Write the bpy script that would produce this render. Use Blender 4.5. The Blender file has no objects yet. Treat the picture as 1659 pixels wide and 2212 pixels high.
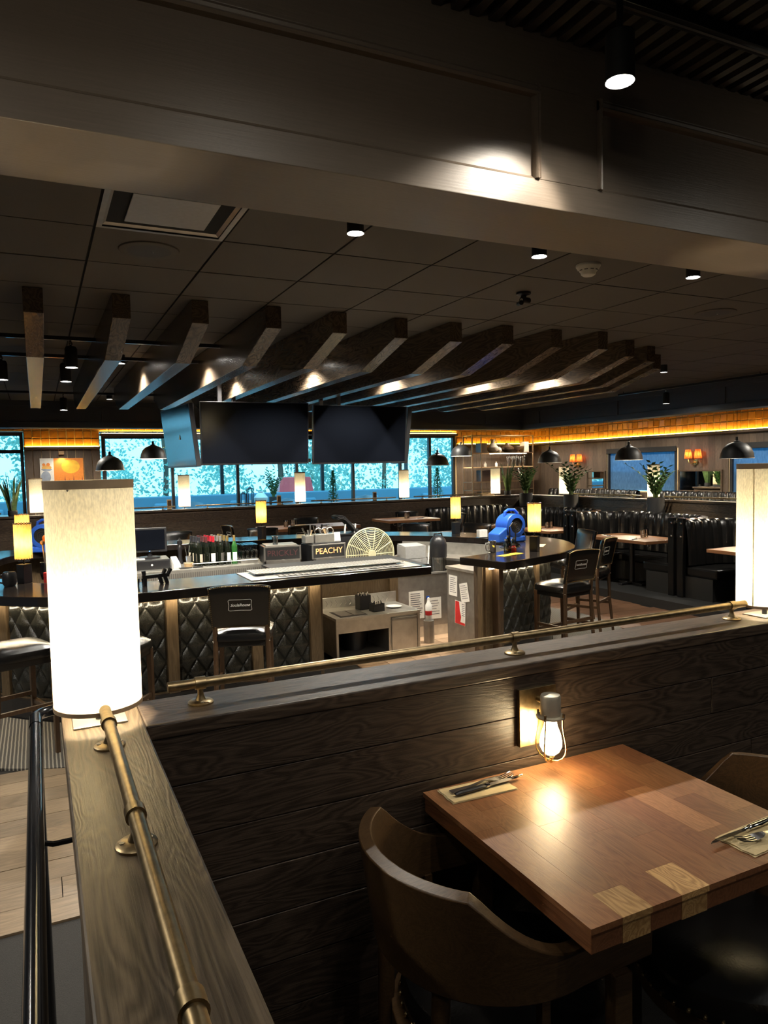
import bpy, bmesh, math, random
from mathutils import Vector, Matrix
random.seed(7)
PI = math.pi
sc = bpy.context.scene
COL = sc.collection

# ------------------------------------------------------------------ camera
cam_d = bpy.data.cameras.new('camera')
cam = bpy.data.objects.new('camera', cam_d)
COL.objects.link(cam)
F_PX, PITCH, YAW, ROLL = 1564.05, .05956278, .44579313, -.02226967
fwd = Vector((math.sin(YAW) * math.cos(PITCH), math.cos(YAW) * math.cos(PITCH), -math.sin(PITCH)))
rgt = Vector((math.cos(YAW), -math.sin(YAW), 0))
upv = rgt.cross(fwd)
rr = math.cos(ROLL) * rgt + math.sin(ROLL) * upv
uu = -math.sin(ROLL) * rgt + math.cos(ROLL) * upv
M = Matrix((rr, uu, -fwd)).transposed().to_4x4()
M.translation = Vector((0, 0, 1.6))
cam.matrix_world = M
cam_d.sensor_fit = 'VERTICAL'
cam_d.sensor_height = 24.0
cam_d.lens = 24.0 * F_PX / 2212.0
cam_d.clip_start = .02
cam_d.clip_end = 200
sc.camera = cam

# ------------------------------------------------------------------ world / exposure
w = bpy.data.worlds.new('world'); sc.world = w
w.use_nodes = True
nt = w.node_tree
bg = nt.nodes['Background']
bg.inputs['Color'].default_value = (.20, .66, 1.0, 1)
bg.inputs['Strength'].default_value = 1.2
sc.view_settings.view_transform = 'Standard'
sc.view_settings.look = 'None'
sc.view_settings.gamma = 1
sc.view_settings.use_curve_mapping = False
sc.view_settings.exposure = 1.6
sc.cycles.max_bounces = 8
sc.cycles.transparent_max_bounces = 12
sc.cycles.sample_clamp_indirect = 4.0
sc.cycles.caustics_reflective = False
sc.cycles.caustics_refractive = False

# ------------------------------------------------------------------ heights (metres; 0 = raised dining floor)
ZP = -.35      # bar floor
ZB = .70       # bar top
ZC = 1.06      # near half wall cap
ZF = .99       # far half wall cap
CEIL = 2.778

# ------------------------------------------------------------------ materials
def mat(name):
    m = bpy.data.materials.new(name); m.use_nodes = True
    b = m.node_tree.nodes['Principled BSDF']
    return m, m.node_tree, b
def N(t, typ, **k):
    n = t.nodes.new(typ)
    for a, v in k.items():
        setattr(n, a, v)
    return n
def ramp(t, stops):
    r = N(t, 'ShaderNodeValToRGB')
    e = r.color_ramp.elements
    while len(e) < len(stops):
        e.new(.5)
    for i, (p, c) in enumerate(stops):
        e[i].position = p; e[i].color = (*c, 1)
    return r
def plain(name, col, rough=.5, metal=0, spec=.5, coat=0, bump=0, bscale=40, var=0):
    m, t, b = mat(name)
    b.inputs['Base Color'].default_value = (*col, 1)
    b.inputs['Roughness'].default_value = rough
    b.inputs['Metallic'].default_value = metal
    b.inputs['Specular IOR Level'].default_value = spec
    b.inputs['Coat Weight'].default_value = coat
    tc = N(t, 'ShaderNodeTexCoord')
    ns = N(t, 'ShaderNodeTexNoise'); ns.inputs['Scale'].default_value = bscale; ns.inputs['Detail'].default_value = 4
    t.links.new(tc.outputs['Object'], ns.inputs['Vector'])
    v = max(var, .06)
    r = ramp(t, [(.3, tuple(c * (1 - v) for c in col)), (.7, tuple(min(1, c * (1 + v)) for c in col))])
    t.links.new(ns.outputs['Fac'], r.inputs['Fac']); t.links.new(r.outputs['Color'], b.inputs['Base Color'])
    if bump:
        bp = N(t, 'ShaderNodeBump'); bp.inputs['Strength'].default_value = bump; bp.inputs['Distance'].default_value = .004
        t.links.new(ns.outputs['Fac'], bp.inputs['Height']); t.links.new(bp.outputs['Normal'], b.inputs['Normal'])
    return m
def wood(name, dark, light, axis='X', scale=1.0, rough=.42, figure=.55, bump=.35, coat=0, spec=.5, rnd=True):
    """oak-like grain running along AXIS: broad cathedral figure + fine pores"""
    m, t, b = mat(name)
    tc = N(t, 'ShaderNodeTexCoord')
    oi = N(t, 'ShaderNodeObjectInfo')
    mul = N(t, 'ShaderNodeVectorMath', operation='SCALE')
    cmb = N(t, 'ShaderNodeCombineXYZ')
    for i in range(3):
        t.links.new(oi.outputs['Random'], cmb.inputs[i])
    t.links.new(cmb.outputs[0], mul.inputs[0]); mul.inputs['Scale'].default_value = 37.0 if rnd else 0
    add = N(t, 'ShaderNodeVectorMath', operation='ADD')
    t.links.new(tc.outputs['Object'], add.inputs[0]); t.links.new(mul.outputs[0], add.inputs[1])
    def mp(al, ac):
        s = [ac * scale] * 3; s['XYZ'.index(axis)] = al * scale
        q = N(t, 'ShaderNodeMapping'); q.inputs['Scale'].default_value = s
        t.links.new(add.outputs[0], q.inputs['Vector']); return q
    a = mp(1.3, 7)
    n1 = N(t, 'ShaderNodeTexNoise'); n1.inputs['Scale'].default_value = 1.0; n1.inputs['Detail'].default_value = 2
    n1.inputs['Distortion'].default_value = .5
    t.links.new(a.outputs[0], n1.inputs['Vector'])
    m1 = N(t, 'ShaderNodeMath', operation='MULTIPLY'); m1.inputs[1].default_value = 95
    t.links.new(n1.outputs['Fac'], m1.inputs[0])
    s1 = N(t, 'ShaderNodeMath', operation='SINE'); t.links.new(m1.outputs[0], s1.inputs[0])
    c = mp(5, 190)
    n2 = N(t, 'ShaderNodeTexNoise'); n2.inputs['Scale'].default_value = 1.0; n2.inputs['Detail'].default_value = 5; n2.inputs['Roughness'].default_value = .7
    t.links.new(c.outputs[0], n2.inputs['Vector'])
    m2 = N(t, 'ShaderNodeMath', operation='MULTIPLY_ADD'); m2.inputs[1].default_value = figure * .17; m2.inputs[2].default_value = 0
    t.links.new(s1.outputs[0], m2.inputs[0])
    ad = N(t, 'ShaderNodeMath', operation='ADD')
    t.links.new(m2.outputs[0], ad.inputs[0]); t.links.new(n2.outputs['Fac'], ad.inputs[1])
    mid = tuple((x + y) / 2 for x, y in zip(dark, light))
    r = ramp(t, [(.22, dark), (.5, mid), (.78, light)])
    t.links.new(ad.outputs[0], r.inputs['Fac'])
    hsv = N(t, 'ShaderNodeHueSaturation')
    mr = N(t, 'ShaderNodeMapRange'); mr.inputs['To Min'].default_value = .78 if rnd else 1; mr.inputs['To Max'].default_value = 1.2 if rnd else 1
    t.links.new(oi.outputs['Random'], mr.inputs['Value']); t.links.new(mr.outputs[0], hsv.inputs['Value'])
    t.links.new(r.outputs['Color'], hsv.inputs['Color']); t.links.new(hsv.outputs['Color'], b.inputs['Base Color'])
    b.inputs['Roughness'].default_value = rough
    b.inputs['Specular IOR Level'].default_value = spec
    b.inputs['Coat Weight'].default_value = coat
    b.inputs['Coat Roughness'].default_value = .15
    bp = N(t, 'ShaderNodeBump'); bp.inputs['Strength'].default_value = bump; bp.inputs['Distance'].default_value = .002
    t.links.new(ad.outputs[0], bp.inputs['Height']); t.links.new(bp.outputs['Normal'], b.inputs['Normal'])
    return m
def glow(name, col, s):
    m, t, b = mat(name)
    b.inputs['Base Color'].default_value = (*col, 1)
    b.inputs['Emission Color'].default_value = (*col, 1)
    b.inputs['Emission Strength'].default_value = s
    return m
def shade_cloth(name, col, trans=.6, weave=260):
    m, t, b = mat(name)
    t.nodes.remove(b)
    out = t.nodes['Material Output']
    tc = N(t, 'ShaderNodeTexCoord')
    mp = N(t, 'ShaderNodeMapping'); mp.inputs['Scale'].default_value = (weave, weave, weave * .35)
    n = N(t, 'ShaderNodeTexNoise'); n.inputs['Scale'].default_value = 1; n.inputs['Detail'].default_value = 2
    t.links.new(tc.outputs['Object'], mp.inputs[0]); t.links.new(mp.outputs[0], n.inputs['Vector'])
    r = ramp(t, [(.3, tuple(c * .72 for c in col)), (.7, col)])
    t.links.new(n.outputs['Fac'], r.inputs['Fac'])
    d = N(t, 'ShaderNodeBsdfDiffuse'); tr = N(t, 'ShaderNodeBsdfTranslucent'); mx = N(t, 'ShaderNodeMixShader')
    mx.inputs[0].default_value = trans
    t.links.new(r.outputs['Color'], d.inputs['Color']); t.links.new(r.outputs['Color'], tr.inputs['Color'])
    t.links.new(d.outputs[0], mx.inputs[1]); t.links.new(tr.outputs[0], mx.inputs[2]); t.links.new(mx.outputs[0], out.inputs['Surface'])
    return m
def pane(name, tint=(1, 1, 1), refl=.06):
    m, t, b = mat(name)
    t.nodes.remove(b)
    out = t.nodes['Material Output']
    tr = N(t, 'ShaderNodeBsdfTransparent'); tr.inputs['Color'].default_value = (*tint, 1)
    g = N(t, 'ShaderNodeBsdfGlossy'); g.inputs['Roughness'].default_value = .02
    lw = N(t, 'ShaderNodeFresnel'); lw.inputs['IOR'].default_value = max(1.35, refl)
    mx = N(t, 'ShaderNodeMixShader')
    if refl > 1.5:
        mxm = N(t, 'ShaderNodeMath', operation='MAXIMUM'); mxm.inputs[1].default_value = .28
        t.links.new(lw.outputs[0], mxm.inputs[0]); t.links.new(mxm.outputs[0], mx.inputs[0])
    else:
        t.links.new(lw.outputs[0], mx.inputs[0])
    t.links.new(tr.outputs[0], mx.inputs[1]); t.links.new(g.outputs[0], mx.inputs[2]); t.links.new(mx.outputs[0], out.inputs['Surface'])
    return m

MT = {}
MT['plank'] = wood('dark_oak_plank', (.020, .013, .009), (.072, .050, .036), 'X', 1.9, rough=.40, figure=1.0)
MT['oak_x'] = wood('dark_oak_x', (.022, .014, .010), (.085, .060, .042), 'X', 1.6, rough=.38, figure=1.0, rnd=False)
MT['oak_y'] = wood('dark_oak_y', (.030, .020, .012), (.125, .090, .057), 'Y', 1.6, rough=.36, figure=1.0, rnd=False)
MT['oak_z'] = wood('dark_oak_z', (.030, .018, .010), (.105, .066, .038), 'Z', 1.3, rough=.45, figure=.6)
MT['beam'] = wood('beam_brown_oak', (.17, .132, .098), (.215, .168, .126), 'X', 1.0, rough=.38, figure=.15, bump=.25, rnd=False)
MT['fin'] = wood('fin_oak', (.050, .038, .027), (.155, .115, .080), 'Y', 1.0, rough=.27, figure=.9, bump=.06)
MT['pilaster'] = wood('pilaster_oak', (.058, .037, .018), (.16, .11, .060), 'Z', 1.2, rough=.45, figure=.5)
MT['walnut'] = wood('chair_walnut', (.034, .018, .008), (.105, .058, .025), 'X', 2.2, rough=.34, figure=.4, bump=.15, rnd=False)
MT['stoolwood'] = wood('stool_wood', (.024, .013, .007), (.088, .047, .022), 'Z', 2.0, rough=.36, figure=.4, bump=.1)
TB = [((.135, .052, .020), (.27, .118, .050)), ((.16, .064, .024), (.33, .150, .064)), ((.115, .042, .017), (.23, .095, .041)), ((.18, .076, .030), (.35, .165, .075))]
MT['tb'] = [wood('table_board_%d' % i, a, c, 'Y', 2.4, rough=.40, figure=.6, bump=.12) for i, (a, c) in enumerate(TB)]
MT['tblight'] = wood('table_light_block', (.30, .15, .05), (.62, .38, .16), 'Y', 2.6, rough=.32, figure=.95, bump=.12)
MT['redtop'] = wood('red_brown_tabletop', (.20, .085, .035), (.36, .17, .075), 'Y', 1.6, rough=.34, figure=.4, bump=.1)
MT['floorplank'] = wood('floor_plank', (.095, .066, .040), (.27, .195, .12), 'X', .9, rough=.42, figure=.35, bump=.25)
MT['leather'] = plain('black_leather', (.007, .0068, .0068), rough=.25, spec=.42, bump=.12, bscale=160)
MT['quilt'] = plain('quilted_leather', (.018, .018, .015), rough=.27, spec=.6, bump=.1, bscale=200)
MT['brass'] = plain('antique_brass', (.30, .225, .125), rough=.36, metal=1, bump=.03, bscale=60, var=.25)
MT['brass_lt'] = plain('bright_brass', (.80, .56, .22), rough=.22, metal=1)
MT['nail'] = plain('nailhead_brass', (.55, .40, .20), rough=.25, metal=1)
MT['steel'] = plain('brushed_steel', (.62, .60, .55), rough=.34, metal=.82, bscale=12, var=.12)
MT['steel_dk'] = plain('dull_steel', (.38, .36, .33), rough=.36, metal=.82, bscale=14, var=.12)
MT['chrome'] = plain('chrome', (.85, .85, .86), rough=.08, metal=1)
MT['blackmetal'] = plain('black_metal', (.012, .012, .014), rough=.28, spec=.6)
MT['blackgloss'] = plain('glossy_black_tube', (.010, .010, .012), rough=.16, spec=.7)
MT['blackmatte'] = plain('matte_black', (.010, .010, .010), rough=.6)
MT['blackplastic'] = plain('black_plastic', (.014, .014, .016), rough=.35)
MT['ceil'] = plain('ceiling_tile_dark', (.105, .094, .080), rough=.75, bscale=220, bump=.15)
MT['ceilback'] = plain('ceiling_void', (.006, .006, .006), rough=.9)
MT['soffit'] = plain('soffit_charcoal', (.065, .068, .080), rough=.5)
MT['carpet'] = plain('dark_carpet', (.022, .020, .018), rough=.95, bump=.8, bscale=300, var=.35)
MT['bartop'] = plain('black_bar_top', (.014, .011, .010), rough=.17, spec=.5, coat=0)
MT['tile_o'] = plain('amber_glazed_tile', (.36, .155, .030), rough=.22, var=.25, bscale=9)
MT['grout'] = plain('tile_grout', (.80, .60, .32), rough=.8)
MT['floor_tile'] = plain('quarry_tile', (.34, .22, .13), rough=.5, var=.15, bscale=6)
MT['pot'] = plain('charcoal_pot', (.030, .030, .032), rough=.65)
MT['white'] = plain('white_plastic', (.75, .74, .70), rough=.4)
MT['frost'] = plain('frosted_plastic', (.36, .36, .35), rough=.35)
MT['paper'] = plain('white_paper', (.80, .78, .72), rough=.7)
MT['ink'] = plain('printed_ink', (.10, .10, .12), rough=.7)
MT['napkin'] = plain('kraft_napkin', (.60, .47, .26), rough=.8, bump=.2, bscale=90)
MT['cream'] = plain('cream_plastic', (.70, .66, .42), rough=.45)
MT['blue'] = plain('blue_plastic', (.030, .130, .62), rough=.32, spec=.6)
MT['red'] = plain('red_plastic', (.60, .03, .03), rough=.35)
MT['orange'] = plain('orange_plastic', (.85, .28, .05), rough=.4)
MT['screen'] = plain('dark_screen', (.004, .005, .008), rough=.14, spec=.38)
MT['pendant'] = plain('charcoal_enamel', (.020, .020, .021), rough=.5)
MT['pend_in'] = plain('white_enamel', (.72, .70, .66), rough=.5)
MT['leaf'] = plain('leaf_green', (.035, .10, .022), rough=.35, var=.4, bscale=8)
MT['leaf2'] = plain('snake_leaf', (.10, .17, .06), rough=.4, var=.5, bscale=18)
MT['stem'] = plain('plant_stem', (.10, .16, .05), rough=.5)
MT['soil'] = plain('soil', (.02, .014, .01), rough=.9)
MT['foliage'] = None
MT['bark'] = plain('bark', (.10, .07, .05), rough=.9)
MT['bluefab'] = plain('blue_banquette', (.13, .26, .34), rough=.8, bump=.3, bscale=80)
MT['patio'] = plain('patio_stone', (.30, .30, .30), rough=.8, bump=.2, bscale=5)
MT['tabletop_l'] = plain('pale_table_laminate', (.40, .30, .22), rough=.22)
MT['frame_dk'] = plain('window_frame_black', (.012, .012, .014), rough=.4)
MT['darkboard'] = wood('wall_board', (.060, .040, .027), (.15, .105, .072), 'Z', .9, rough=.5, figure=.35, bump=.2)
MT['shade_w'] = shade_cloth('linen_shade', (.93, .86, .68), .55)
MT['shade_a'] = shade_cloth('amber_parchment', (.95, .62, .22), .6, 60)
MT['shade_o'] = shade_cloth('orange_pleated_silk', (.95, .22, .05), .5, 60)
MT['foliage'] = shade_cloth('tree_foliage', (.34, .60, .50), .5, 3)
MT['nickel'] = plain('satin_nickel', (.62, .57, .46), rough=.38, metal=.7)
MT['trim_tan'] = plain('tan_shade_trim', (.36, .25, .15), rough=.7)
MT['glass'] = pane('window_glass')
MT['clear'] = pane('clear_glass', (.93, .95, .95))
MT['glassware'] = pane('glassware', (.90, .93, .94), 1.9)
MT['blind'] = plain('roller_blind', (.10, .24, .42), rough=.8, bscale=3)
MT['ceramic'] = plain('cream_ceramic', (.55, .47, .36), rough=.35)
MT['tanwood'] = plain('pale_oak', (.50, .34, .18), rough=.5)
MT['led_y'] = glow('led_amber', (1, .62, .09), 22)
MT['led_w'] = glow('led_warm', (1, .82, .55), 26)
MT['led_disc'] = glow('lamp_disc', (1, .96, .86), 60)
MT['bulb'] = glow('bulb_glow', (1, .80, .46), 14)
MT['candle'] = glow('candle_glow', (1, .75, .45), 3)
MT['scr_blue'] = glow('small_lcd', (.15, .45, .9), 1.2)
MT['bottle_dk'] = plain('dark_bottle_glass', (.006, .008, .005), rough=.06, spec=.7, coat=.5)
MT['bottle_gr'] = plain('green_bottle_glass', (.02, .09, .02), rough=.06, spec=.7, coat=.5)
MT['mirror'] = plain('mirror_glass', (.85, .88, .9), rough=.02, metal=1)
MT['sign_or'] = glow('sign_orange', (1, .42, .16), .42)
MT['sign_dim'] = plain('sign_dim_red', (.085, .030, .032), rough=.5)
MT['yellow'] = plain('yellow_mat', (.75, .48, .04), rough=.4)

# ------------------------------------------------------------------ mesh helpers
class MB:
    def __init__(s): s.v = []; s.f = []
    def add(s, vs, fs):
        o = len(s.v); s.v += [tuple(p) for p in vs]; s.f += [tuple(i + o for i in f) for f in fs]; return s
    def box(s, x0, x1, y0, y1, z0, z1):
        return s.add([(x0, y0, z0), (x1, y0, z0), (x1, y1, z0), (x0, y1, z0), (x0, y0, z1), (x1, y0, z1), (x1, y1, z1), (x0, y1, z1)],
                     [(0, 3, 2, 1), (4, 5, 6, 7), (0, 1, 5, 4), (1, 2, 6, 5), (2, 3, 7, 6), (3, 0, 4, 7)])
    def obox(s, c, size, rz=0, rx=0, ry=0):
        R = Matrix.Rotation(rz, 3, 'Z') @ Matrix.Rotation(ry, 3, 'Y') @ Matrix.Rotation(rx, 3, 'X'); c = Vector(c)
        h = [q / 2 for q in size]
        vs = [c + R @ Vector((sx * h[0], sy * h[1], sz * h[2])) for sz in (-1, 1) for sx, sy in ((-1, -1), (1, -1), (1, 1), (-1, 1))]
        return s.add(vs, [(0, 3, 2, 1), (4, 5, 6, 7), (0, 1, 5, 4), (1, 2, 6, 5), (2, 3, 7, 6), (3, 0, 4, 7)])
    def cyl(s, p0, p1, r0, r1=None, n=16, cap=True):
        r1 = r0 if r1 is None else r1
        p0 = Vector(p0); p1 = Vector(p1); d = (p1 - p0).normalized()
        a = Vector((1, 0, 0)) if abs(d.x) < .8 else Vector((0, 1, 0))
        u = d.cross(a).normalized(); v = d.cross(u)
        vs = [p + (u * math.cos(2 * PI * i / n) + v * math.sin(2 * PI * i / n)) * r for p, r in ((p0, r0), (p1, r1)) for i in range(n)]
        fs = [(i, (i + 1) % n, n + (i + 1) % n, n + i) for i in range(n)]
        if cap:
            fs += [tuple(range(n - 1, -1, -1)), tuple(range(n, 2 * n))]
        return s.add(vs, fs)
    def lathe(s, prof, n=20, c=(0, 0, 0), cap=True):
        vs = [(c[0] + r * math.cos(2 * PI * i / n), c[1] + r * math.sin(2 * PI * i / n), c[2] + z) for r, z in prof for i in range(n)]
        fs = [(j * n + i, j * n + (i + 1) % n, (j + 1) * n + (i + 1) % n, (j + 1) * n + i) for j in range(len(prof) - 1) for i in range(n)]
        if cap:
            if prof[0][0] > 1e-5: fs.append(tuple(range(n - 1, -1, -1)))
            if prof[-1][0] > 1e-5: fs.append(tuple(range((len(prof) - 1) * n, len(prof) * n)))
        return s.add(vs, fs)
    def tube(s, path, r, n=8, closed=False):
        P = [Vector(p) for p in path]; m = len(P); vs = []; pu = None
        rs = r if isinstance(r, (list, tuple)) else [r] * m
        for i, p in enumerate(P):
            a = P[(i - 1) % m] if (closed or i) else p
            b = P[(i + 1) % m] if (closed or i < m - 1) else p
            d = (b - a).normalized()
            if pu is None:
                q = Vector((0, 0, 1)) if abs(d.z) < .9 else Vector((1, 0, 0))
                pu = d.cross(q).normalized()
            u = (pu - d * pu.dot(d)).normalized(); pu = u; v = d.cross(u)
            vs += [p + (u * math.cos(2 * PI * k / n) + v * math.sin(2 * PI * k / n)) * rs[i] for k in range(n)]
        fs = [(i * n + k, i * n + (k + 1) % n, ((i + 1) % m) * n + (k + 1) % n, ((i + 1) % m) * n + k) for i in range(m if closed else m - 1) for k in range(n)]
        if not closed:
            fs += [tuple(range(n - 1, -1, -1)), tuple(range((m - 1) * n, m * n))]
        return s.add(vs, fs)
    def prism(s, poly, z0, z1):
        n = len(poly)
        return s.add([(x, y, z) for z in (z0, z1) for x, y in poly],
                     [tuple(range(n - 1, -1, -1)), tuple(range(n, 2 * n))] + [(i, (i + 1) % n, n + (i + 1) % n, n + i) for i in range(n)])
    def xprism(s, poly, x0, x1):     # poly in (y,z)
        n = len(poly)
        return s.add([(x, y, z) for x in (x0, x1) for y, z in poly],
                     [tuple(range(n)), tuple(range(2 * n - 1, n - 1, -1))] + [(i, n + i, n + (i + 1) % n, (i + 1) % n) for i in range(n)])
    def grid(s, fn, nu, nv, closeu=False):
        vs = [fn(i, j) for j in range(nv) for i in range(nu)]
        fs = [(j * nu + i, j * nu + (i + 1) % nu, (j + 1) * nu + (i + 1) % nu, (j + 1) * nu + i) for j in range(nv - 1) for i in range(nu if closeu else nu - 1)]
        return s.add(vs, fs)
    def strip(s, A, B, z0, z1, close=False):
        """wall/slab between two equal plan polylines A and B"""
        n = len(A)
        vs = [(*p, z) for z in (z0, z1) for L in (A, B) for p in L]
        a0, b0, a1, b1 = 0, n, 2 * n, 3 * n; fs = []
        for i in range(n - 1):
            j = i + 1
            fs += [(a1 + i, a1 + j, b1 + j, b1 + i), (a0 + j, a0 + i, b0 + i, b0 + j), (a0 + i, a0 + j, a1 + j, a1 + i), (b0 + j, b0 + i, b1 + i, b1 + j)]
        fs += [(a0, a1, b1, b0), (a0 + n - 1, b0 + n - 1, b1 + n - 1, a1 + n - 1)]
        return s.add(vs, fs)
    def ball(s, c, r, n=8, sz=1.0):
        return s.lathe([(max(1e-6, r * math.sin(PI * k / (n // 2))), -r * sz * math.cos(PI * k / (n // 2))) for k in range(n // 2 + 1)], n, c, cap=False)
    def mesh(s, name, material, smooth=False):
        me = bpy.data.meshes.new(name)
        me.from_pydata(s.v, [], s.f)
        bm = bmesh.new(); bm.from_mesh(me); bmesh.ops.recalc_face_normals(bm, faces=bm.faces); bm.to_mesh(me); bm.free()
        me.materials.append(MT[material] if isinstance(material, str) else material)
        if smooth:
            try:
                me.shade_smooth()
                me.set_sharp_from_angle(angle=math.radians(42))
            except Exception:
                pass
        return me
    def obj(s, name, material, parent=None, smooth=False, bevel=0, loc=None):
        o = bpy.data.objects.new(name, s.mesh(name, material, smooth))
        COL.objects.link(o)
        if parent is not None: o.parent = parent
        if loc is not None: o.location = loc
        if bevel:
            b = o.modifiers.new('bevel', 'BEVEL'); b.width = bevel; b.segments = 2; b.limit_method = 'ANGLE'
        return o
def tag(o, label, cat, group=None, kind=None):
    o['label'] = label; o['category'] = cat
    if group: o['group'] = group
    if kind: o['kind'] = kind
    return o
def struct(o, label, cat):
    return tag(o, label, cat, kind='structure')
def thing(name, label, cat, loc=(0, 0, 0), rz=0, group=None):
    o = bpy.data.objects.new(name, None); COL.objects.link(o)
    o.empty_display_size = .05
    o.location = loc; o.rotation_euler = (0, 0, rz)
    return tag(o, label, cat, group)
def dup(root, label, loc, rz=0, group=None):
    def cp(o, parent):
        c = o.copy(); COL.objects.link(c); c.parent = parent
        for ch in o.children: cp(ch, c)
        return c
    r = cp(root, None); r.location = loc; r.rotation_euler = (0, 0, rz); r['label'] = label
    if group: r['group'] = group
    return r
def share(name, me, parent, loc, rot=(0, 0, 0), scale=(1, 1, 1)):
    o = bpy.data.objects.new(name, me); COL.objects.link(o); o.parent = parent
    o.location = loc; o.rotation_euler = rot; o.scale = scale
    return o
def catmull(P, k=6, closed=False):
    n = len(P); out = []
    for i in range(n if closed else n - 1):
        p0 = P[(i - 1) % n] if (closed or i) else P[0]
        p1 = P[i]; p2 = P[(i + 1) % n]; p3 = P[(i + 2) % n] if (closed or i + 2 < n) else P[-1]
        for q in range(k):
            t = q / k
            out.append(tuple(.5 * (2 * b + (c - a) * t + (2 * a - 5 * b + 4 * c - d) * t * t + (3 * b - a - 3 * c + d) * t ** 3) for a, b, c, d in zip(p0, p1, p2, p3)))
    if not closed: out.append(tuple(P[-1]))
    return out
def offset(P, d):
    """shift an open plan polyline sideways (left of travel = +d)"""
    out = []
    for i, p in enumerate(P):
        a = P[max(0, i - 1)]; b = P[min(len(P) - 1, i + 1)]
        tx, ty = b[0] - a[0], b[1] - a[1]; l = math.hypot(tx, ty) or 1
        out.append((p[0] - ty / l * d, p[1] + tx / l * d))
    return out
def text_mesh(body, size, material, depth=.001, shear=0, name='lettering'):
    cu = bpy.data.curves.new(name, 'FONT'); cu.body = body; cu.size = size; cu.align_x = 'CENTER'; cu.align_y = 'CENTER'
    cu.extrude = depth; cu.shear = shear
    o = bpy.data.objects.new(name, cu); COL.objects.link(o)
    bpy.context.view_layer.update()
    dg = bpy.context.evaluated_depsgraph_get()
    me = bpy.data.meshes.new_from_object(o.evaluated_get(dg))
    bpy.data.objects.remove(o); bpy.data.curves.remove(cu)
    me.name = name; me.materials.clear(); me.materials.append(MT[material])
    return me
def light(kind, name, loc, power, col=(1, .85, .62), parent=None, radius=.03, size=None, rot=None, spot=None, blend=.4):
    d = bpy.data.lights.new(name, kind); d.energy = power; d.color = col
    if kind in ('POINT', 'SPOT'): d.shadow_soft_size = radius
    if kind == 'SPOT': d.spot_size = spot or 1.2; d.spot_blend = blend
    if kind == 'AREA': d.shape = 'RECTANGLE'; d.size, d.size_y = size
    o = bpy.data.objects.new(name, d); COL.objects.link(o)
    o.location = loc
    if rot is not None: o.rotation_euler = rot
    if parent is not None: o.parent = parent
    return o
def aim(src, dst):
    return (Vector(dst) - Vector(src)).to_track_quat('-Z', 'Y').to_euler()

# ================================================================== STRUCTURE
XR, YB, XH, YH = 12.0, 16.0, 9.3, 12.6
fl = MB().box(-6, XH, -4, YH, ZP - .2, ZP - .012).obj('floor', 'carpet')
struct(fl, 'bar floor: dark carpet, brown planks and tan tiles around the bar', 'floor')
# planks in front of the bar and on the right
pl_me = {}
MT['floorplank_dk'] = wood('floor_plank_red', (.060, .030, .016), (.17, .085, .045), 'X', .9, rough=.36, figure=.5, bump=.2)
def plank_row(y, x0, x1, L, wd, m_n='floorplank'):
    x = x0 - random.uniform(0, L * .8); first = True
    while x < x1:
        a, b_ = max(x, x0), min(x + L, x1)
        if b_ - a > .08:
            MB().box(-(b_ - a) / 2 + .002, (b_ - a) / 2 - .002, -wd / 2 + .0015, wd / 2 - .0015, -.012, 0).obj('plank', m_n, fl, loc=((a + b_) / 2, y, ZP + random.uniform(-.001, .001)))
        x += L
y = 3.40
while y < 5.3:
    plank_row(y + .095, -1.6, 6.2, 1.7, .19); y += .19
y = 3.40
while y < 8.8:
    plank_row(y + .095, 6.2, 7.45, 1.3, .19, 'floorplank_dk'); y += .19
# ribbed ring mat round the bar is added with the bar
# tan floor tiles inside the bar opening
tm = MB().box(-.147, .147, -.147, .147, -.012, 0).mesh('tile', 'floor_tile')
for i in range(6):
    for j in range(12):
        share('tile', tm, fl, (2.95 + .3 * i, 5.75 + .3 * j, ZP + random.uniform(-.0015, .0015)))

fu = MB().box(.03, XR, -4, 1.78, ZP - .2, 0).obj('floor', 'carpet')
struct(fu, 'raised dining floor in dark ribbed carpet under the wooden table', 'floor')
fd = MB().add([], [])
fd.prism([(-6, YH + .1), (XH + .1, YH + .1), (XH + .1, 1.8), (XR, 1.8), (XR, YB + .2), (-6, YB + .2)], ZP - .2, 0)
fd = fd.obj('floor', 'carpet'); struct(fd, 'raised dining floor behind the far half walls by the windows', 'floor')
pf = MB().box(-12, 30, YB + .2, 42, -.3, -.02).obj('floor', 'patio'); struct(pf, 'grey stone patio outside the far windows', 'patio')

# ---- near half walls
wl = MB().box(.045, .17, -2.5, 1.77, ZP, ZC - .04).obj('wall_left_half', 'oak_y', bevel=.002)
struct(wl, 'low dark oak divider running towards the viewer with brass rail', 'half wall')
MB().box(.025, .187, -2.5, 1.785, ZC - .04, ZC).obj('cap_board', 'oak_y', wl, bevel=.004)
MB().box(.036, .046, -2.5, 1.77, ZC - .10, ZC - .04).obj('edge_strip', 'oak_y', wl, bevel=.002)
wn = MB().box(.187, 6.0, 1.63, 1.77, ZP, ZC - .035).obj('wall_near_half', 'oak_x')
struct(wn, 'low dark oak plank divider behind the wooden table', 'half wall')
MB().box(.1875, 6.0, 1.600, 1.785, ZC - .035, ZC).obj('cap_board', 'oak_x', wn, bevel=.004)
zs = [ZC - .035, .913, .794, .679, .560, .441, .322, .203, .085, 0]
butts = {0: [1.75, 4.1], 1: [1.912, 4.6], 2: [.9, 3.2], 3: [2.1, 4.4], 4: [.55, 2.7], 5: [1.5, 3.9], 6: [.8, 3.0], 7: [2.2], 8: [1.2]}
butts[0] = [4.1]; butts[2] = [3.2]; butts[4] = [2.7]; butts[5] = [3.9]
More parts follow.
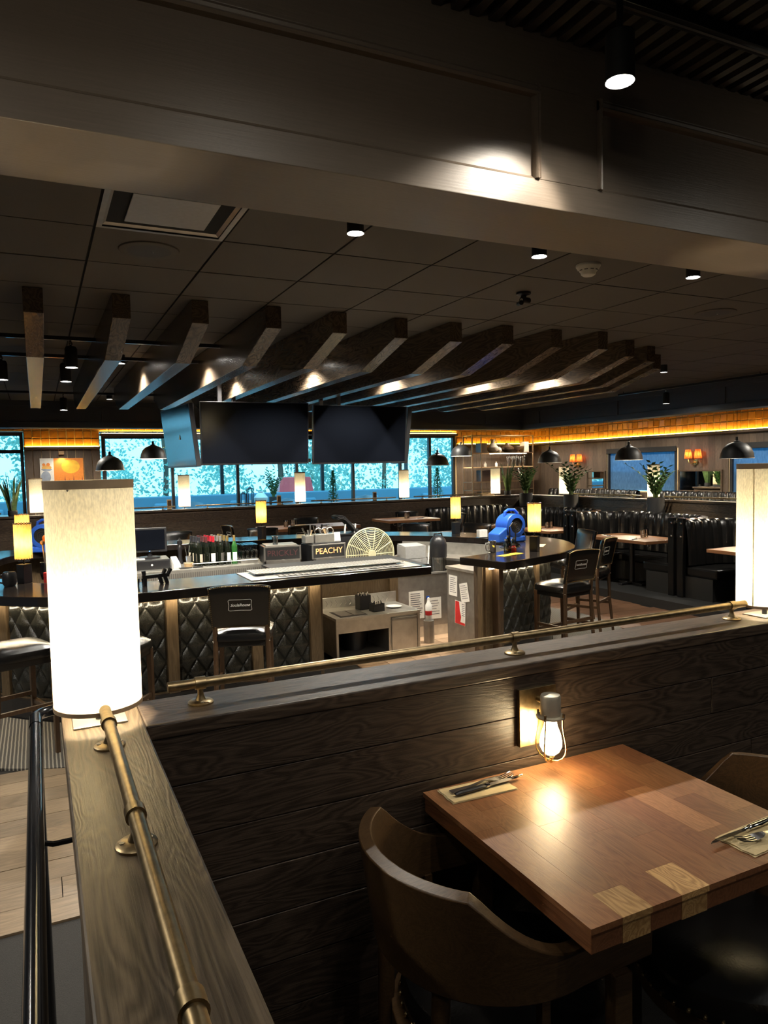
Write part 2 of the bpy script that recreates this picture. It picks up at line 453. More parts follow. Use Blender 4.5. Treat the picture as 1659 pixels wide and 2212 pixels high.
for i in range(len(zs) - 1):
    xs = [.188] + butts[i] + [6.0]
    for a, b_ in zip(xs[:-1], xs[1:]):
        MB().box(-(b_ - a) / 2 + .001, (b_ - a) / 2 - .001, -.012, .0125, -(zs[i] - zs[i + 1]) / 2 + .0012, (zs[i] - zs[i + 1]) / 2 - .0012).obj(
            'plank', 'plank', wn, bevel=.0015, loc=((a + b_) / 2, 1.617 + random.uniform(-.001, .001), (zs[i] + zs[i + 1]) / 2))
# wall planks on the right-hand face of the left divider
for i in range(len(zs) - 1):
    MB().box(.170, .182, -2.5, 1.628, zs[i + 1] + .001, zs[i] - .001 - (.005 if i == 0 else 0)).obj('plank', 'oak_y', wl, bevel=.001)

# ---- near header beam
bm_ = MB().box(-6, XR, 1.632, 1.93, 2.30, 2.86).obj('trim_1', 'beam')
struct(bm_, 'wide dark brown panelled header beam above the near divider', 'beam')
def rail(x0, x1, z0, z1, y0=1.620, nm='rail'):
    MB().box(x0, x1, y0, 1.633, z0, z1).obj(nm, 'beam', bm_, bevel=.002)
rail(-6, XR, 2.298, 2.372); rail(-6, XR, 2.618, 2.735)
for a, b_ in ((1.262, 1.464), (-1.3, -1.1), (4.4, 4.6), (7.6, 7.8)):
    rail(a, b_, 2.372, 2.618, nm='stile')
def moulding(x0, x1, zb, zt):
    prof = [(1.632, 0), (1.612, .0), (1.607, .006), (1.612, .012), (1.609, .019), (1.615, .027), (1.632, .030)]
    MB().xprism([(yy, zt - .030 + zz) for yy, zz in prof], x0, x1).obj('moulding', 'beam', bm_, smooth=True)
    for sx, xe in ((1, x0), (-1, x1)):
        vs = []
        m = MB(); n = len(prof)
        m.add([(xe + sx * zz * .55, yy, z) for z in (zb, zt) for yy, zz in prof], [tuple(range(n)), tuple(range(2 * n - 1, n - 1, -1))] + [(i, n + i, n + (i + 1) % n, (i + 1) % n) for i in range(n)])
        m.obj('moulding', 'beam', bm_, smooth=True)
    MB().xprism([(1.632, zb), (1.621, zb), (1.632, zb + .010)], x0, x1).obj('moulding', 'beam', bm_)
moulding(-1.1, 1.262, 2.372, 2.618); moulding(1.464, 4.4, 2.372, 2.618); moulding(4.6, 7.6, 2.372, 2.618)

# ---- near slatted ceiling
cn = MB().box(-6, XR, -4, 1.632, 2.84, 2.95).obj('ceiling', 'ceilback')
struct(cn, 'black slatted ceiling over the near tables', 'ceiling')
MT['slat'] = plain('slat_brown', (.055, .046, .040), rough=.5)
sm = MB().box(-.013, .013, -1.6, 1.6, 0, .075).mesh('slat', 'slat')
for i in range(46):
    share('slat', sm, cn, (.45 + .056 * i, .03, 2.755))
tr = thing('light_track', 'black ceiling track crossing the slatted ceiling above the beam', 'light track', (1.9, 1.40, 2.72))
MB().box(-3, 3, -.018, .018, 0, .033).obj('track', 'blackmetal', tr, bevel=.002)
MB().box(-3, 3, -.004, .004, -.002, .001).obj('slot', 'chrome', tr)
for x in (-1.2, .3, 1.8):
    MB().cyl((x, 0, .03), (x, 0, .12), .01, n=8).obj('hanger', 'blackmetal', tr)

# ---- bar ceiling with square tiles
cb = MB().box(-6, XH + .1, 1.93, YH, 2.792, 2.95).obj('ceiling', 'ceilback')
struct(cb, 'dark square-tile ceiling above the bar', 'ceiling')
tile = MB().box(-.2985, .2985, -.2985, .2985, 0, .012).mesh('ceiling_tile', 'ceil')
X0, Y0 = .302 - .61 * 3, 3.745 - .61 * 3
for i in range(18):
    for j in range(18):
        cx, cy = X0 + .61 * (i + .5), Y0 + .61 * (j + .5)
        if cy - .3 < 1.93 - .31 or cy > YH or cx > XH: continue
        if abs(cx - .607) < .1 and abs(cy - 3.44) < .1: continue
        if cy > 9.5 and cx < -1: continue
        share('ceiling_tile', tile, cb, (cx, cy, CEIL + random.uniform(-.0008, .0008)), (random.uniform(-.001, .001), random.uniform(-.001, .001), 0))
c2 = MB(); c2.prism([(-6, YH), (XH, YH), (XH, 1.93), (XR + .2, 1.93), (XR + .2, YB), (-6, YB)], 2.68, 2.95)
c2 = c2.obj('ceiling', 'ceil'); struct(c2, 'dark plain ceiling beyond the far soffits', 'ceiling')

# ---- soffits above the far half walls
sf = MB().box(-6, XH + .15, YH - .05, YH + .25, 2.36, 2.80).obj('trim_2', 'soffit'); struct(sf, 'charcoal panelled soffit in front of the window wall', 'soffit')
MB().box(-6, XH - .1, YH - .065, YH - .05, 2.36, 2.455).obj('rail', 'soffit', sf, bevel=.003)
MB().box(-6, XH - .1, YH - .065, YH - .05, 2.70, 2.79).obj('rail', 'soffit', sf, bevel=.003)
for x in (-1.4, 1.05, 3.5, 5.95, 8.4):
    MB().box(x - .06, x + .06, YH - .065, YH - .05, 2.455, 2.70).obj('stile', 'soffit', sf, bevel=.003)
sr = MB().box(XH - .05, XH + .25, 1.93, YH + .25, 2.36, 2.80).obj('trim_3', 'soffit'); struct(sr, 'charcoal panelled soffit above the leather booths', 'soffit')
MB().box(XH - .065, XH - .05, 1.93, YH - .07, 2.36, 2.455).obj('rail', 'soffit', sr, bevel=.003)
MB().box(XH - .065, XH - .05, 1.93, YH - .07, 2.70, 2.79).obj('rail', 'soffit', sr, bevel=.003)
for y in (3.2, 5.4, 7.6, 9.8, 12.0):
    MB().box(XH - .065, XH - .05, y - .06, y + .06, 2.455, 2.70).obj('stile', 'soffit', sr, bevel=.003)

# ---- far half walls
wf = MB().box(-6, XH + .1, YH, YH + .14, ZP, ZF - .035).obj('wall_far_half', 'oak_x'); struct(wf, 'low dark oak divider across the far side under the window view', 'half wall')
MB().box(-6, XH + .12, YH - .02, YH + .17, ZF - .035, ZF).obj('cap_board', 'oak_x', wf, bevel=.004)
for i in range(8):
    MB().box(-6, XH, YH - .012, YH, ZP + .16 * i + .0015, ZP + .16 * (i + 1) - .0015).obj('plank', 'plank', wf, bevel=.002)
wr = MB().box(XH, XH + .14, 1.79, YH - .02, ZP, ZF - .035).obj('wall_right_half', 'oak_y'); struct(wr, 'low dark oak divider behind the leather booths', 'half wall')
MB().box(XH - .02, XH + .17, 1.79, YH - .02, ZF - .035, ZF).obj('cap_board', 'oak_y', wr, bevel=.004)
for i in range(4):
    MB().box(XH - .012, XH, 1.79, YH - .02, .45 + .125 * i + .0015, .45 + .125 * (i + 1) - .0015).obj('plank', 'oak_y', wr, bevel=.002)

# ---- outer walls
wk = MB()
wk.box(-6, -2.2, YB, YB + .2, 0, 2.95).box(-.2, 1.2, YB, YB + .2, 0, 2.95).box(9.74, XR + .2, YB, YB + .2, 0, 2.95)
wk.box(-2.2, -.2, YB, YB + .2, 2.50, 2.95).box(1.2, 9.74, YB, YB + .2, 2.50, 2.95)
wk = wk.obj('wall_back', 'grout'); struct(wk, 'far wall of dark boards with amber tile band around the windows', 'wall')
wq = MB()
wins = [(7.6, 9.65), (10.98, 12.95)]
wq.box(XR, XR + .2, 1.6, YB, 0, .98).box(XR, XR + .2, 1.6, YB, 1.88, 2.95)
ys = [1.6] + [v for p in wins for v in p] + [YB]
for a, b_ in zip(ys[0::2], ys[1::2]):
    wq.box(XR, XR + .2, a, b_, .98, 1.88)
wq = wq.obj('wall_right', 'grout'); struct(wq, 'right wall of dark vertical boards under a band of amber tiles', 'wall')
wz = MB().box(-6.2, -6, -4, YB + .2, ZP, 2.95).obj('wall_left', 'soffit'); struct(wz, 'dark left wall of the bar room', 'wall')
wy = MB().box(-6, XR + .2, -4.2, -4, ZP, 2.95).obj('wall_front', 'soffit'); struct(wy, 'dark wall behind the near tables', 'wall')
wx = MB().box(XR, XR + .2, -4, 1.6, ZP, 2.95).obj('wall_right', 'soffit'); struct(wx, 'dark wall at the right end of the near tables', 'wall')

# amber tiles, each one its own piece
tl = MB(); s_ = .0700
tl.add([(-s_, 0, -s_), (s_, 0, -s_), (s_, 0, s_), (-s_, 0, s_), (-s_ + .006, -.014, -s_ + .006), (s_ - .006, -.014, -s_ + .006), (s_ - .006, -.014, s_ - .006), (-s_ + .006, -.014, s_ - .006)],
       [(4, 5, 6, 7), (0, 1, 5, 4), (1, 2, 6, 5), (2, 3, 7, 6), (3, 0, 4, 7)])
tl = tl.mesh('wall_tile', 'tile_o')
P_ = .153
def tiles_back(x0, x1, rows):
    n = round((x1 - x0) / P_)
    for i in range(n):
        for r_ in rows:
            share('wall_tile', tl, wk, (x0 + (i + .5) * (x1 - x0) / n, YB - .002 - random.uniform(0, .008), 2.205 + P_ * (r_ + .5)), (random.uniform(-.05, .05), 0, random.uniform(-.05, .05)))
tiles_back(-.2, 1.2, (0, 1, 2)); tiles_back(9.74, 12.0, (0, 1, 2)); tiles_back(1.2, 9.74, (2,)); tiles_back(-1.2, -.2, (2,))
nn = round((YB - 7.6) / P_)
for i in range(nn):
    for r_ in (0, 1, 2):
        share('wall_tile', tl, wq, (XR - .002 - random.uniform(0, .008), YB - (i + .5) * (YB - 7.6) / nn, 2.205 + P_ * (r_ + .5)), (random.uniform(-.05, .05), 0, -PI / 2 + random.uniform(-.05, .05)))
# boards
def board(parent, wx_, z0, z1, x, y, rz):
    share('board', bd[(z0, z1)], parent, (x, y, 0), (0, 0, rz))
bd = {}
for k in ((.0, 2.13), (1.90, 2.13), (.0, .96)):
    bd[k] = MB().box(-.0735, .0735, -.02, 0, k[0] + .001, k[1]).mesh('board', 'darkboard')
for i in range(9): board(wk, 0, 0, 2.13, -.2 + 1.4 * (i + .5) / 9, YB - .001, 0)
for i in range(15): board(wk, 0, 0, 2.13, 9.74 + 2.24 * (i + .5) / 15, YB - .001, 0)
for i in range(56):
    yy = YB - .15 * (i + .5)
    inside = any(a - .05 < yy < b_ + .05 for a, b_ in wins)
    if inside:
        board(wq, 0, 1.90, 2.13, XR - .001, yy, -PI / 2); board(wq, 0, 0, .96, XR - .001, yy, -PI / 2)
    else:
        board(wq, 0, 0, 2.13, XR - .001, yy, -PI / 2)
# ledges with amber light strips below the tiles
def ledge(nm, lab, x0, x1, y0, y1, z, strip):
    o = MB().box(x0, x1, y0, y1, z, z + .05).obj(nm, 'darkboard', bevel=.004); struct(o, lab, 'ledge')
    s = MB().box(*strip).obj('led_strip', 'led_y', o)
    return o
ledge('trim_4', 'dark ledge with amber light strip under the right wall tiles', XR - .10, XR - .02, 1.7, YB - .12, 2.135, (XR - .075, XR - .055, 6.5, YB - .14, 2.186, 2.194))
ledge('trim_5', 'dark ledge with amber light strip above the orange painting', -.2, 1.2, YB - .10, YB - .02, 2.135, (-.17, 1.17, YB - .075, YB - .055, 2.186, 2.194))
ledge('trim_6', 'dark ledge with amber light strip behind the shelf unit', 9.76, XR - .1, YB - .10, YB - .02, 2.135, (9.78, XR - .12, YB - .075, YB - .055, 2.186, 2.194))
ledge('trim_7', 'black window head with amber light strip above the middle windows', 1.2, 9.74, YB - .10, YB, 2.40, (1.25, 9.7, YB - .08, YB - .06, 2.451, 2.459))

# ---- windows in the far wall
def window_wall(nm, lab, xs, z0, z1, y, transom=None, frame=.06, depth=.10, thick=None):
    root = thing(nm, lab, 'window', (0, 0, 0)); root['kind'] = 'structure'
    for i, x in enumerate(xs):
        f = frame * (1.6 if thick and i in thick else 1)
        MB().box(x - f / 2, x + f / 2, y, y + depth, z0, z1).obj('post', 'frame_dk', root, bevel=.003)
    a, b_ = xs[0], xs[-1]
    MB().box(a, b_, y + .01, y + depth - .01, z1 - .07, z1).obj('head', 'frame_dk', root)
    MB().box(a, b_, y + .01, y + depth - .01, z0, z0 + .07).obj('sill', 'frame_dk', root)
    if transom: MB().box(a, b_, y + .02, y + depth - .02, transom - .035, transom + .035).obj('transom', 'frame_dk', root)
    for p, q in zip(xs[:-1], xs[1:]):
        MB().box(p + frame / 2, q - frame / 2, y + depth / 2 - .004, y + depth / 2 + .004, z0 + .07, z1 - .07).obj('pane', 'glass', root)
    return root
window_wall('window_1', 'wide black framed glazing with five posts looking onto the patio', [1.27, 2.65, 4.07, 5.46, 6.88, 8.16, 9.0, 9.70], .0, 2.42, YB + .05)
window_wall('window_2', 'black framed window with transom left of the orange painting', [-2.15, -1.2, -.24], .0, 2.48, YB + .05, transom=2.1)
# outer patio screen
window_wall('window_3', 'outer patio wind screen with thin black posts before the trees', [-4.5, -1.4, 1.6, 4.64, 7.61, 10.4, 13.2, 16], .90, 2.75, 20.05, transom=None, frame=.09)
# blinds on the right wall
for k, (a, b_) in enumerate(wins):
    root = thing('window_%d' % (4 + k), ['blue roller blind window at the frame edge right of the twin sconce', 'blue roller blind window between the two twin sconces'][k], 'window'); root['kind'] = 'structure'
    MB().box(XR - .04, XR + .10, a - .03, b_ + .03, 1.83, 1.94).obj('blind_box', 'blackmatte', root, bevel=.004)
    MB().box(XR + .03, XR + .034, a + .02, b_ - .02, 1.0, 1.85).obj('blind', shade_cloth('blue_blind_%d' % k, (.22, .37, .50), .7, 30), root)
    for q in range(6):
        z = 1.06 + .062 * q
        MB().box(XR + .05, XR + .07, a, b_, z, z + .018).obj('slat', 'frame_dk', root)
    for yy in (a, b_): MB().box(XR - .01, XR + .1, yy - .03, yy + .03, .96, 1.88).obj('jamb', 'frame_dk', root)

# ================================================================== NEAR OBJECTS
def cylinder_lamp(label, loc, power, h=.53, r=.091, rz=0, warm=(1, .86, .60), seam=2.2):
    t = thing('table_lamp', label, 'lamp', loc, rz, 'tall linen cylinder lamps on the half walls')
    zb = .035
    MB().box(-.055, .055, -.045, .045, 0, .004).obj('base_plate', 'steel_dk', t, bevel=.001)
    MB().cyl((0, 0, .004), (0, 0, .16), .008, n=12).obj('stem', 'blackmetal', t, smooth=True)
    n = 48
    sh = MB().grid(lambda i, j: (r * math.cos(2 * PI * i / n), r * math.sin(2 * PI * i / n), zb + (h - zb) * j / 6), n, 7, closeu=True).obj('lamp_shade', 'shade_w', t, smooth=True)
    for z, hh in ((zb, .009), (h - .018, .018)):
        MB().grid(lambda i, j: ((r + (.0012 if 0 < j < 3 else 0)) * math.cos(2 * PI * i / n), (r + (.0012 if 0 < j < 3 else 0)) * math.sin(2 * PI * i / n), z + [0, 0, hh, hh][j]), n, 4, closeu=True).obj('shade_band', 'trim_tan', sh, smooth=True)
    MB().obox((r * math.cos(seam), r * math.sin(seam), (zb + h) / 2), (.0015, .004, h - zb), rz=seam).obj('seam', 'shade_w', sh)
    m = MB()
    for a in range(3):
        m.cyl((0, 0, h - .03), (r * math.cos(a * 2.094), r * math.sin(a * 2.094), h - .02), .0025, n=6)
    m.obj('spider', 'blackmetal', t)
    MB().ball((0, 0, .165), .028, 12, 1.25).obj('bulb', 'bulb', t, smooth=True)
    L = light('POINT', 'lamp_light', (0, 0, .165), power, warm, t, radius=.035)
    return t
cylinder_lamp('large glowing linen cylinder lamp on the near left divider corner', (.101, 1.692, ZC), 13.0)
cylinder_lamp('added linen cylinder lamp on the left divider behind the viewer', (.101, -2.3, ZC), 2.5)  # unseen lamp, added to throw light on the beam face
cylinder_lamp('glowing linen cylinder lamp cut by the right edge on the near divider', (2.276, 1.692, ZC), 12.0, seam=-2.9)

def brass_rail(label, p0, p1, posts, zc, r=.0117, along='X'):
    """p0,p1: plan ends; posts: distances along"""
    t = thing('brass_rail', label, 'rail', (p0[0], p0[1], zc))
    dx, dy = p1[0] - p0[0], p1[1] - p0[1]; L = math.hypot(dx, dy); ux, uy = dx / L, dy / L
    hz = .048
    MB().cyl((0, 0, hz), (dx, dy, hz), r, n=20).obj('tube', 'brass', t, smooth=True)
    for d in posts:
        x, y = ux * d, uy * d
        po = MB().lathe([(.030, 0), (.030, .004), (.026, .007), (.012, .009), (.0075, .020), (.0065, .030), (.009, hz - r)], 20, (x, y, 0)).obj('post', 'brass', t, smooth=True)
        MB().cyl((x - ux * .012, y - uy * .012, hz), (x + ux * .012, y + uy * .012, hz), r + .0034, n=20).obj('collar', 'brass', po, smooth=True)
        MB().cyl((x + .020 * uy, y + .020 * ux, .006), (x + .020 * uy, y + .020 * ux, .009), .004, n=8).obj('screw', 'steel_dk', po)
        MB().cyl((x - .020 * uy, y - .020 * ux, .006), (x - .020 * uy, y - .020 * ux, .009), .004, n=8).obj('screw', 'steel_dk', po)
    return t
brass_rail('brass foot-style rail on the plank divider behind the table', (.25, 1.70), (2.20, 1.70), [.074, .97, 1.87], ZC)
rl = brass_rail('brass rail on the left divider running towards the viewer', (.107, 1.60), (.107, -1.2), [.085, .515, .94, 1.5, 2.2], ZC)

# black handrail fixed to the left divider
hr = thing('handrail', 'glossy black handrail along the left side of the near divider', 'handrail', (-.034, 0, .90))
pts = [(0, -2.4, 0), (0, 2.32, 0), (.004, 2.37, .0), (.018, 2.405, 0), (.05, 2.42, 0), (.10, 2.42, 0)]
pts = [(0, -2.4, 0), (0, 2.30, 0)] + [(.06 - .06 * math.cos(a * PI / 12), 2.30 + .06 * math.sin(a * PI / 12), 0) for a in range(1, 7)] + [(.14, 2.36, 0)]
MB().tube(pts, .016, 14).obj('tube', 'blackgloss', hr, smooth=True)
MB().cyl((0, 2.22, 0), (0, 2.31, 0), .0175, n=14).obj('elbow_sleeve', 'blackgloss', hr, smooth=True)
for yb in (1.62, .3, -1.2):
    br = MB().tube([(0, yb, -.015), (0, yb, -.05), (.03, yb, -.062), (.078, yb, -.062)], .006, 8).obj('bracket', 'blackmetal', hr, smooth=True)
    MB().box(.074, .079, yb - .02, yb + .02, -.10, -.02).obj('plate', 'blackmetal', br)
po = MB().cyl((.0, 2.30, -1.25), (.0, 2.30, -.01), .014, n=12).obj('post', 'blackgloss', hr, smooth=True)

# ---- wall sconce with caged bulb
sx, sy = 1.217, 1.604
t = thing('caged_sconce', 'brass wall sconce with glowing caged bulb on the plank divider', 'sconce', (sx, sy, .914))
MB().box(-.062, .062, -.014, 0, -.082, .077).obj('back_plate', 'brass', t, bevel=.001)
MB().cyl((.0, -.01, .045), (.0, -.062, .045), .008, n=12).obj('arm', 'brass', t, smooth=True)
so = MB().lathe([(.0, .074), (.006, .074), (.025, .071), (.0275, .066), (.0275, .012)], 24, (0, -.068, 0)).obj('socket', 'nickel', t, smooth=True)
MB().lathe([(.0275, .016), (.039, .014), (.039, .010), (.0275, .008)], 24, (0, -.068, 0)).obj('collar', 'nickel', so, smooth=True)
for a in range(4):
    th = a * PI / 2 + .5
    MB().cyl((.036 * math.cos(th), -.068 + .036 * math.sin(th), .008), (.036 * math.cos(th), -.068 + .036 * math.sin(th), .024), .0035, n=8).obj('screw', 'brass', so)
cg = MB()
for a in range(4):
    th = a * PI / 2 + .5
    prof = [(.034, .010), (.034, -.010), (.037, -.03), (.042, -.055), (.0435, -.07), (.041, -.085), (.033, -.098), (.02, -.106), (.003, -.109)]
    cg.tube([(rr_ * math.cos(th), -.068 + rr_ * math.sin(th), z) for rr_, z in prof], .0022, 6)
cg.cyl((0, -.068, -.115), (0, -.068, -.100), .004, n=8)
cg.obj('cage', 'brass_lt', t, smooth=True)
MB().lathe([(.001, -.094), (.012, -.092), (.022, -.084), (.029, -.070), (.030, -.058), (.026, -.036), (.018, -.014), (.014, .008)], 20, (0, -.068, 0)).obj('bulb', 'bulb', t, smooth=True)
light('POINT', 'sconce_light', (0, -.068, -.05), 6.0, (1, .70, .34), t, radius=.033)

# ---- table
tx0, tx1, ty0, ty1, tz = .856, 1.53, .972, 1.597, .77
tb = thing('dining_table', 'butcher-block wooden table for two beside the plank divider', 'table', ((tx0 + tx1) / 2, (ty0 + ty1) / 2, 0))
cxx, cyy = (tx0 + tx1) / 2, (ty0 + ty1) / 2
ncol = 9; wcol = (tx1 - tx0) / ncol
splits = [[.62], [.13, .75], [.55], [.15, .42, .8], [.33], [.70], [.25, .62], [.48], [.30, .78]]
for i in range(ncol):
    ss = [0] + splits[i] + [1]
    for k, (a, b_) in enumerate(zip(ss[:-1], ss[1:])):
        ya, yb_ = ty0 + (ty1 - ty0) * a - cyy, ty0 + (ty1 - ty0) * b_ - cyy
        xa = tx0 + i * wcol - cxx
        m = 'tblight' if (i in (1, 3) and k == 0) else MT['tb'][(i * 2 + k * 3) % 4]
        MB().box(-wcol / 2 + .0002, wcol / 2 - .0002, -(yb_ - ya) / 2 + .0002, (yb_ - ya) / 2 - .0002, -.012, .0).obj('board', m, tb, loc=(xa + wcol / 2, (ya + yb_) / 2, tz))
for nm, bx_ in (('edge_band', (tx0 + .004 - cxx, tx1 - .004 - cxx, ty0 + .004 - cyy, ty1 - .002 - cyy, tz - .052, tz - .0122)),):
    MB().box(*bx_).obj(nm, MT['tb'][2], tb, bevel=.002)
for i in (1, 3):
    MB().box(-wcol / 2 + .003, wcol / 2 - .003, -.0006, .001, -.052, -.014).obj('end_block', 'tblight', tb, loc=(tx0 + (i + .5) * wcol - cxx, ty0 + .004 - cyy, tz))
MB().cyl((0, .03, .03), (0, .03, tz - .06), .038, n=20).obj('pedestal', 'blackmetal', tb, smooth=True)
MB().box(-.16, .16, -.13, .19, tz - .062, tz - .052).obj('spider_plate', 'blackmetal', tb)
b = MB().obox((0, .03, .015), (.56, .07, .03)).obox((0, .03, .015), (.07, .50, .03)).obj('base', 'blackmetal', tb, bevel=.004)
hk = MB()
for sg in (-1, 1):
    hk.tube([(.165, -.235, tz - .052), (.165, -.235, tz - .075), (.165 + sg * .012, -.235, tz - .088), (.165 + sg * .026, -.235, tz - .084), (.165 + sg * .032, -.235, tz - .074)], .0035, 8)
    hk.ball((.165 + sg * .033, -.235, tz - .072), .006, 8)
hk.obj('bag_hook', 'chrome', tb, smooth=True)

# ---- barrel armchairs
def barrel_chair(label, loc, rz):
    t = thing('barrel_chair', label, 'chair', loc, rz, 'wooden barrel chairs at the near table')
    R0 = .245; th = .027
    def plan(u, r):         # u in [-1,1] along the band; chair faces +x
        s = u * (R0 * math.radians(100) + .20)
        arc = R0 * math.radians(100)
        if abs(s) <= arc:
            a = s / R0
            return (-r * math.cos(a), r * math.sin(a))
        a = math.copysign(math.radians(100), s); ex = abs(s) - arc
        x, y = -r * math.cos(a), r * math.sin(a)
        tx, ty = math.sin(abs(a)), math.copysign(math.cos(a), s) * 1
        return (x + tx * ex, y + (math.cos(a) * math.copysign(1, s)) * ex * .25)
    def top(u):
        s = abs(u) * (R0 * math.radians(100) + .20) / R0
        k = math.radians(50)
        if s < k: return .800 + .006 * math.cos(s / k * PI / 2)
        q = min(1, (s - k) / math.radians(52))
        return .662 + (.800 - .662) * (1 - q) ** 2.0
    def bot(u):
        s = abs(u) * (R0 * math.radians(100) + .20) / R0
        return .575 + .0 * s
    nu = 61
    U = [-1 + 2 * i / (nu - 1) for i in range(nu)]
    m = MB(); vs = []; flare = .028
    for u in U:
        zt, zb_ = top(u), bot(u)
        fl_ = flare * (zt - .66) / .14 if zt > .66 else 0
        pi_ = plan(u, R0 - th / 2 + fl_); po_ = plan(u, R0 + th / 2 + fl_ + .002)
        qi = plan(u, R0 - th / 2); qo = plan(u, R0 + th / 2)
        vs += [(*qi, zb_), (*qo, zb_), (*po_, zt - .006), (*pi_, zt)]
    fs = [(4 * i + k, 4 * i + (k + 1) % 4, 4 * i + 4 + (k + 1) % 4, 4 * i + 4 + k) for i in range(nu - 1) for k in range(4)] + [(0, 1, 2, 3), (4 * nu - 4, 4 * nu - 1, 4 * nu - 2, 4 * nu - 3)]
    m.add(vs, fs).obj('backrest', 'walnut', t, smooth=True, bevel=.003)
    for sg in (-1, 1):
        MB().obox((.145, sg * .250, .29), (.046, .034, .575)).obj('leg', 'walnut', t, bevel=.004)
        MB().cyl((-.215, sg * .115, 0), (-.195, sg * .125, .59), .017, .020, n=10).obj('leg', 'walnut', t, smooth=True)
        MB().obox((-.03, sg * .232, .50), (.020, .02, .16)).obj('spindle', 'walnut', t)
    n = 40
    def ring(r, squash=1.0):
        return [(.02 + (r if math.cos(2 * PI * i / n) < 0 else r * 1.02) * math.cos(2 * PI * i / n) * squash + (.02 if math.cos(2 * PI * i / n) > 0 else 0), r * math.sin(2 * PI * i / n)) for i in range(n)]
    fr = MB()
    A, B_ = ring(.242), ring(.20)
    fr.strip(A + A[:1], B_ + B_[:1], .352, .395)
    fr.obj('seat_frame', 'walnut', t, bevel=.003)
    # seat cushion: rounded leather, spilling out at the front
    def seat(i, j):
        a = 2 * PI * i / n
        prof = [(.0, .478), (.10, .477), (.18, .470), (.218, .455), (.229, .430), (.226, .400), (.20, .396)]
        r, z = prof[j]
        k = 1 + .10 * max(0, math.cos(a)) ** 2
        return (.03 + r * math.cos(a) * k + .02 * max(0, math.cos(a)), r * math.sin(a), z)
    st = MB().grid(seat, n, 7, closeu=True).obj('seat', 'leather', t, smooth=True)
    nl = MB()
    for i in range(44):
        a = 2 * PI * i / 44; k = 1 + .10 * max(0, math.cos(a)) ** 2
        nl.ball((.03 + .229 * math.cos(a) * k + .02 * max(0, math.cos(a)), .229 * math.sin(a), .408), .0055, 6)
    nl.obj('nailheads', 'nail', st, smooth=True)
    bs = MB()
    bs.obox((-.20, 0, .13), (.02, .24, .03)).obj('stretcher', 'walnut', t)
    return t
barrel_chair('dark wooden barrel chair at the left side of the near table', (.872, 1.325, 0), 0)
barrel_chair('wooden barrel chair at the right side of the near table', (1.515, 1.150, 0), PI)

# ---- napkins and cutlery
def fork(label, loc, rz, group='cutlery on the near table'):
    m = MB()
    pr_ = [(-.095, .009, .001), (-.085, .010, .0015), (-.03, .005, .004), (.0, .004, .009), (.02, .005, .010), (.032, .011, .007), (.05, .0125, .005)]
    vs = []
    for x, hw, z in pr_: vs += [(x, -hw, z), (x, hw, z), (x, hw, z + .002), (x, -hw, z + .002)]
    n = len(pr_)
    m.add(vs, [(4 * i + k, 4 * i + (k + 1) % 4, 4 * i + 4 + (k + 1) % 4, 4 * i + 4 + k) for i in range(n - 1) for k in range(4)] + [(0, 1, 2, 3), (4 * n - 4, 4 * n - 1, 4 * n - 2, 4 * n - 3)])
    root = thing('fork', label, 'fork', loc, rz, group)
    m.obj('handle', 'chrome', root, smooth=True)
    tn = MB()
    for k in range(4):
        yy = -.0105 + .007 * k
        tn.tube([(.049, yy, .006), (.065, yy, .0055), (.085, yy, .009), (.097, yy * .95, .013)], [.0016, .0016, .0015, .0008], 6)
    tn.obj('tines', 'chrome', root, smooth=True)
def knife(label, loc, rz, handle='blackplastic', group='cutlery on the near table'):
    root = thing('knife', label, 'knife', loc, rz, group)
    MB().grid(lambda i, j: (-.10 + .095 * j / 8, .0075 * math.cos(2 * PI * i / 12) * (.8 + .25 * math.sin(j / 8 * 3)), .007 + .006 * math.sin(2 * PI * i / 12) * (.9 if 0 < j < 8 else .3)), 12, 9, closeu=True).obj('handle', handle, root, smooth=True)
    MB().cyl((-.006, 0, .007), (.004, 0, .007), .006, n=12).obj('bolster', 'chrome', root, smooth=True)
    b_ = MB(); vs = []
    for x, a, c in [(.002, -.005, .006), (.05, -.007, .007), (.09, -.006, .006), (.108, -.002, .005), (.118, .003, .0045)]:
        vs += [(x, a, .006), (x, c, .006), (x, c, .0075), (x, a, .0065)]
    b_.add(vs, [(4 * i + k, 4 * i + (k + 1) % 4, 4 * i + 4 + (k + 1) % 4, 4 * i + 4 + k) for i in range(4) for k in range(4)] + [(0, 1, 2, 3), (16, 19, 18, 17)])
    b_.obj('blade', 'chrome', root)
def napkin(label, loc, rz, sx_, sy_):
    root = thing('napkin', label, 'napkin', loc, rz, 'folded kraft napkins on the near table')
    for k in range(2):
        m = MB()
        nx, ny = 13, 7
        def fn(i, j, dz):
            x = (i / (nx - 1) - .5) * sx_ * (1 - .03 * k); y = (j / (ny - 1) - .5) * sy_ * (1 - .04 * k)
            return (x + .002 * math.sin(j * 2.1 + k), y, .0006 + k * .0022 + .0007 * math.sin(i * 1.3 + j + k) ** 2 + dz)
        m.grid(lambda i, j: fn(i, j, 0), nx, ny); m.grid(lambda i, j: fn(i, j, .0008), nx, ny)
        m.obj('fold', 'napkin', root, smooth=True)
napkin('folded tan napkin at the back left corner of the table', (.985, 1.540, tz), -.04, .19, .085)
fork('fork with upturned tines on the napkin by the divider', (1.005, 1.552, tz + .005), .02)
knife('black-handled knife on the napkin by the divider', (1.01, 1.532, tz + .005), .06)
napkin('folded tan napkin at the right front of the table', (1.415, 1.05, tz), .06, .20, .095)
knife('steel table knife pointing left on the right front napkin', (1.385, 1.073, tz + .005), PI + .05, 'chrome')
fork('fork turned over on the right front napkin', (1.42, 1.035, tz + .005), PI - .12)

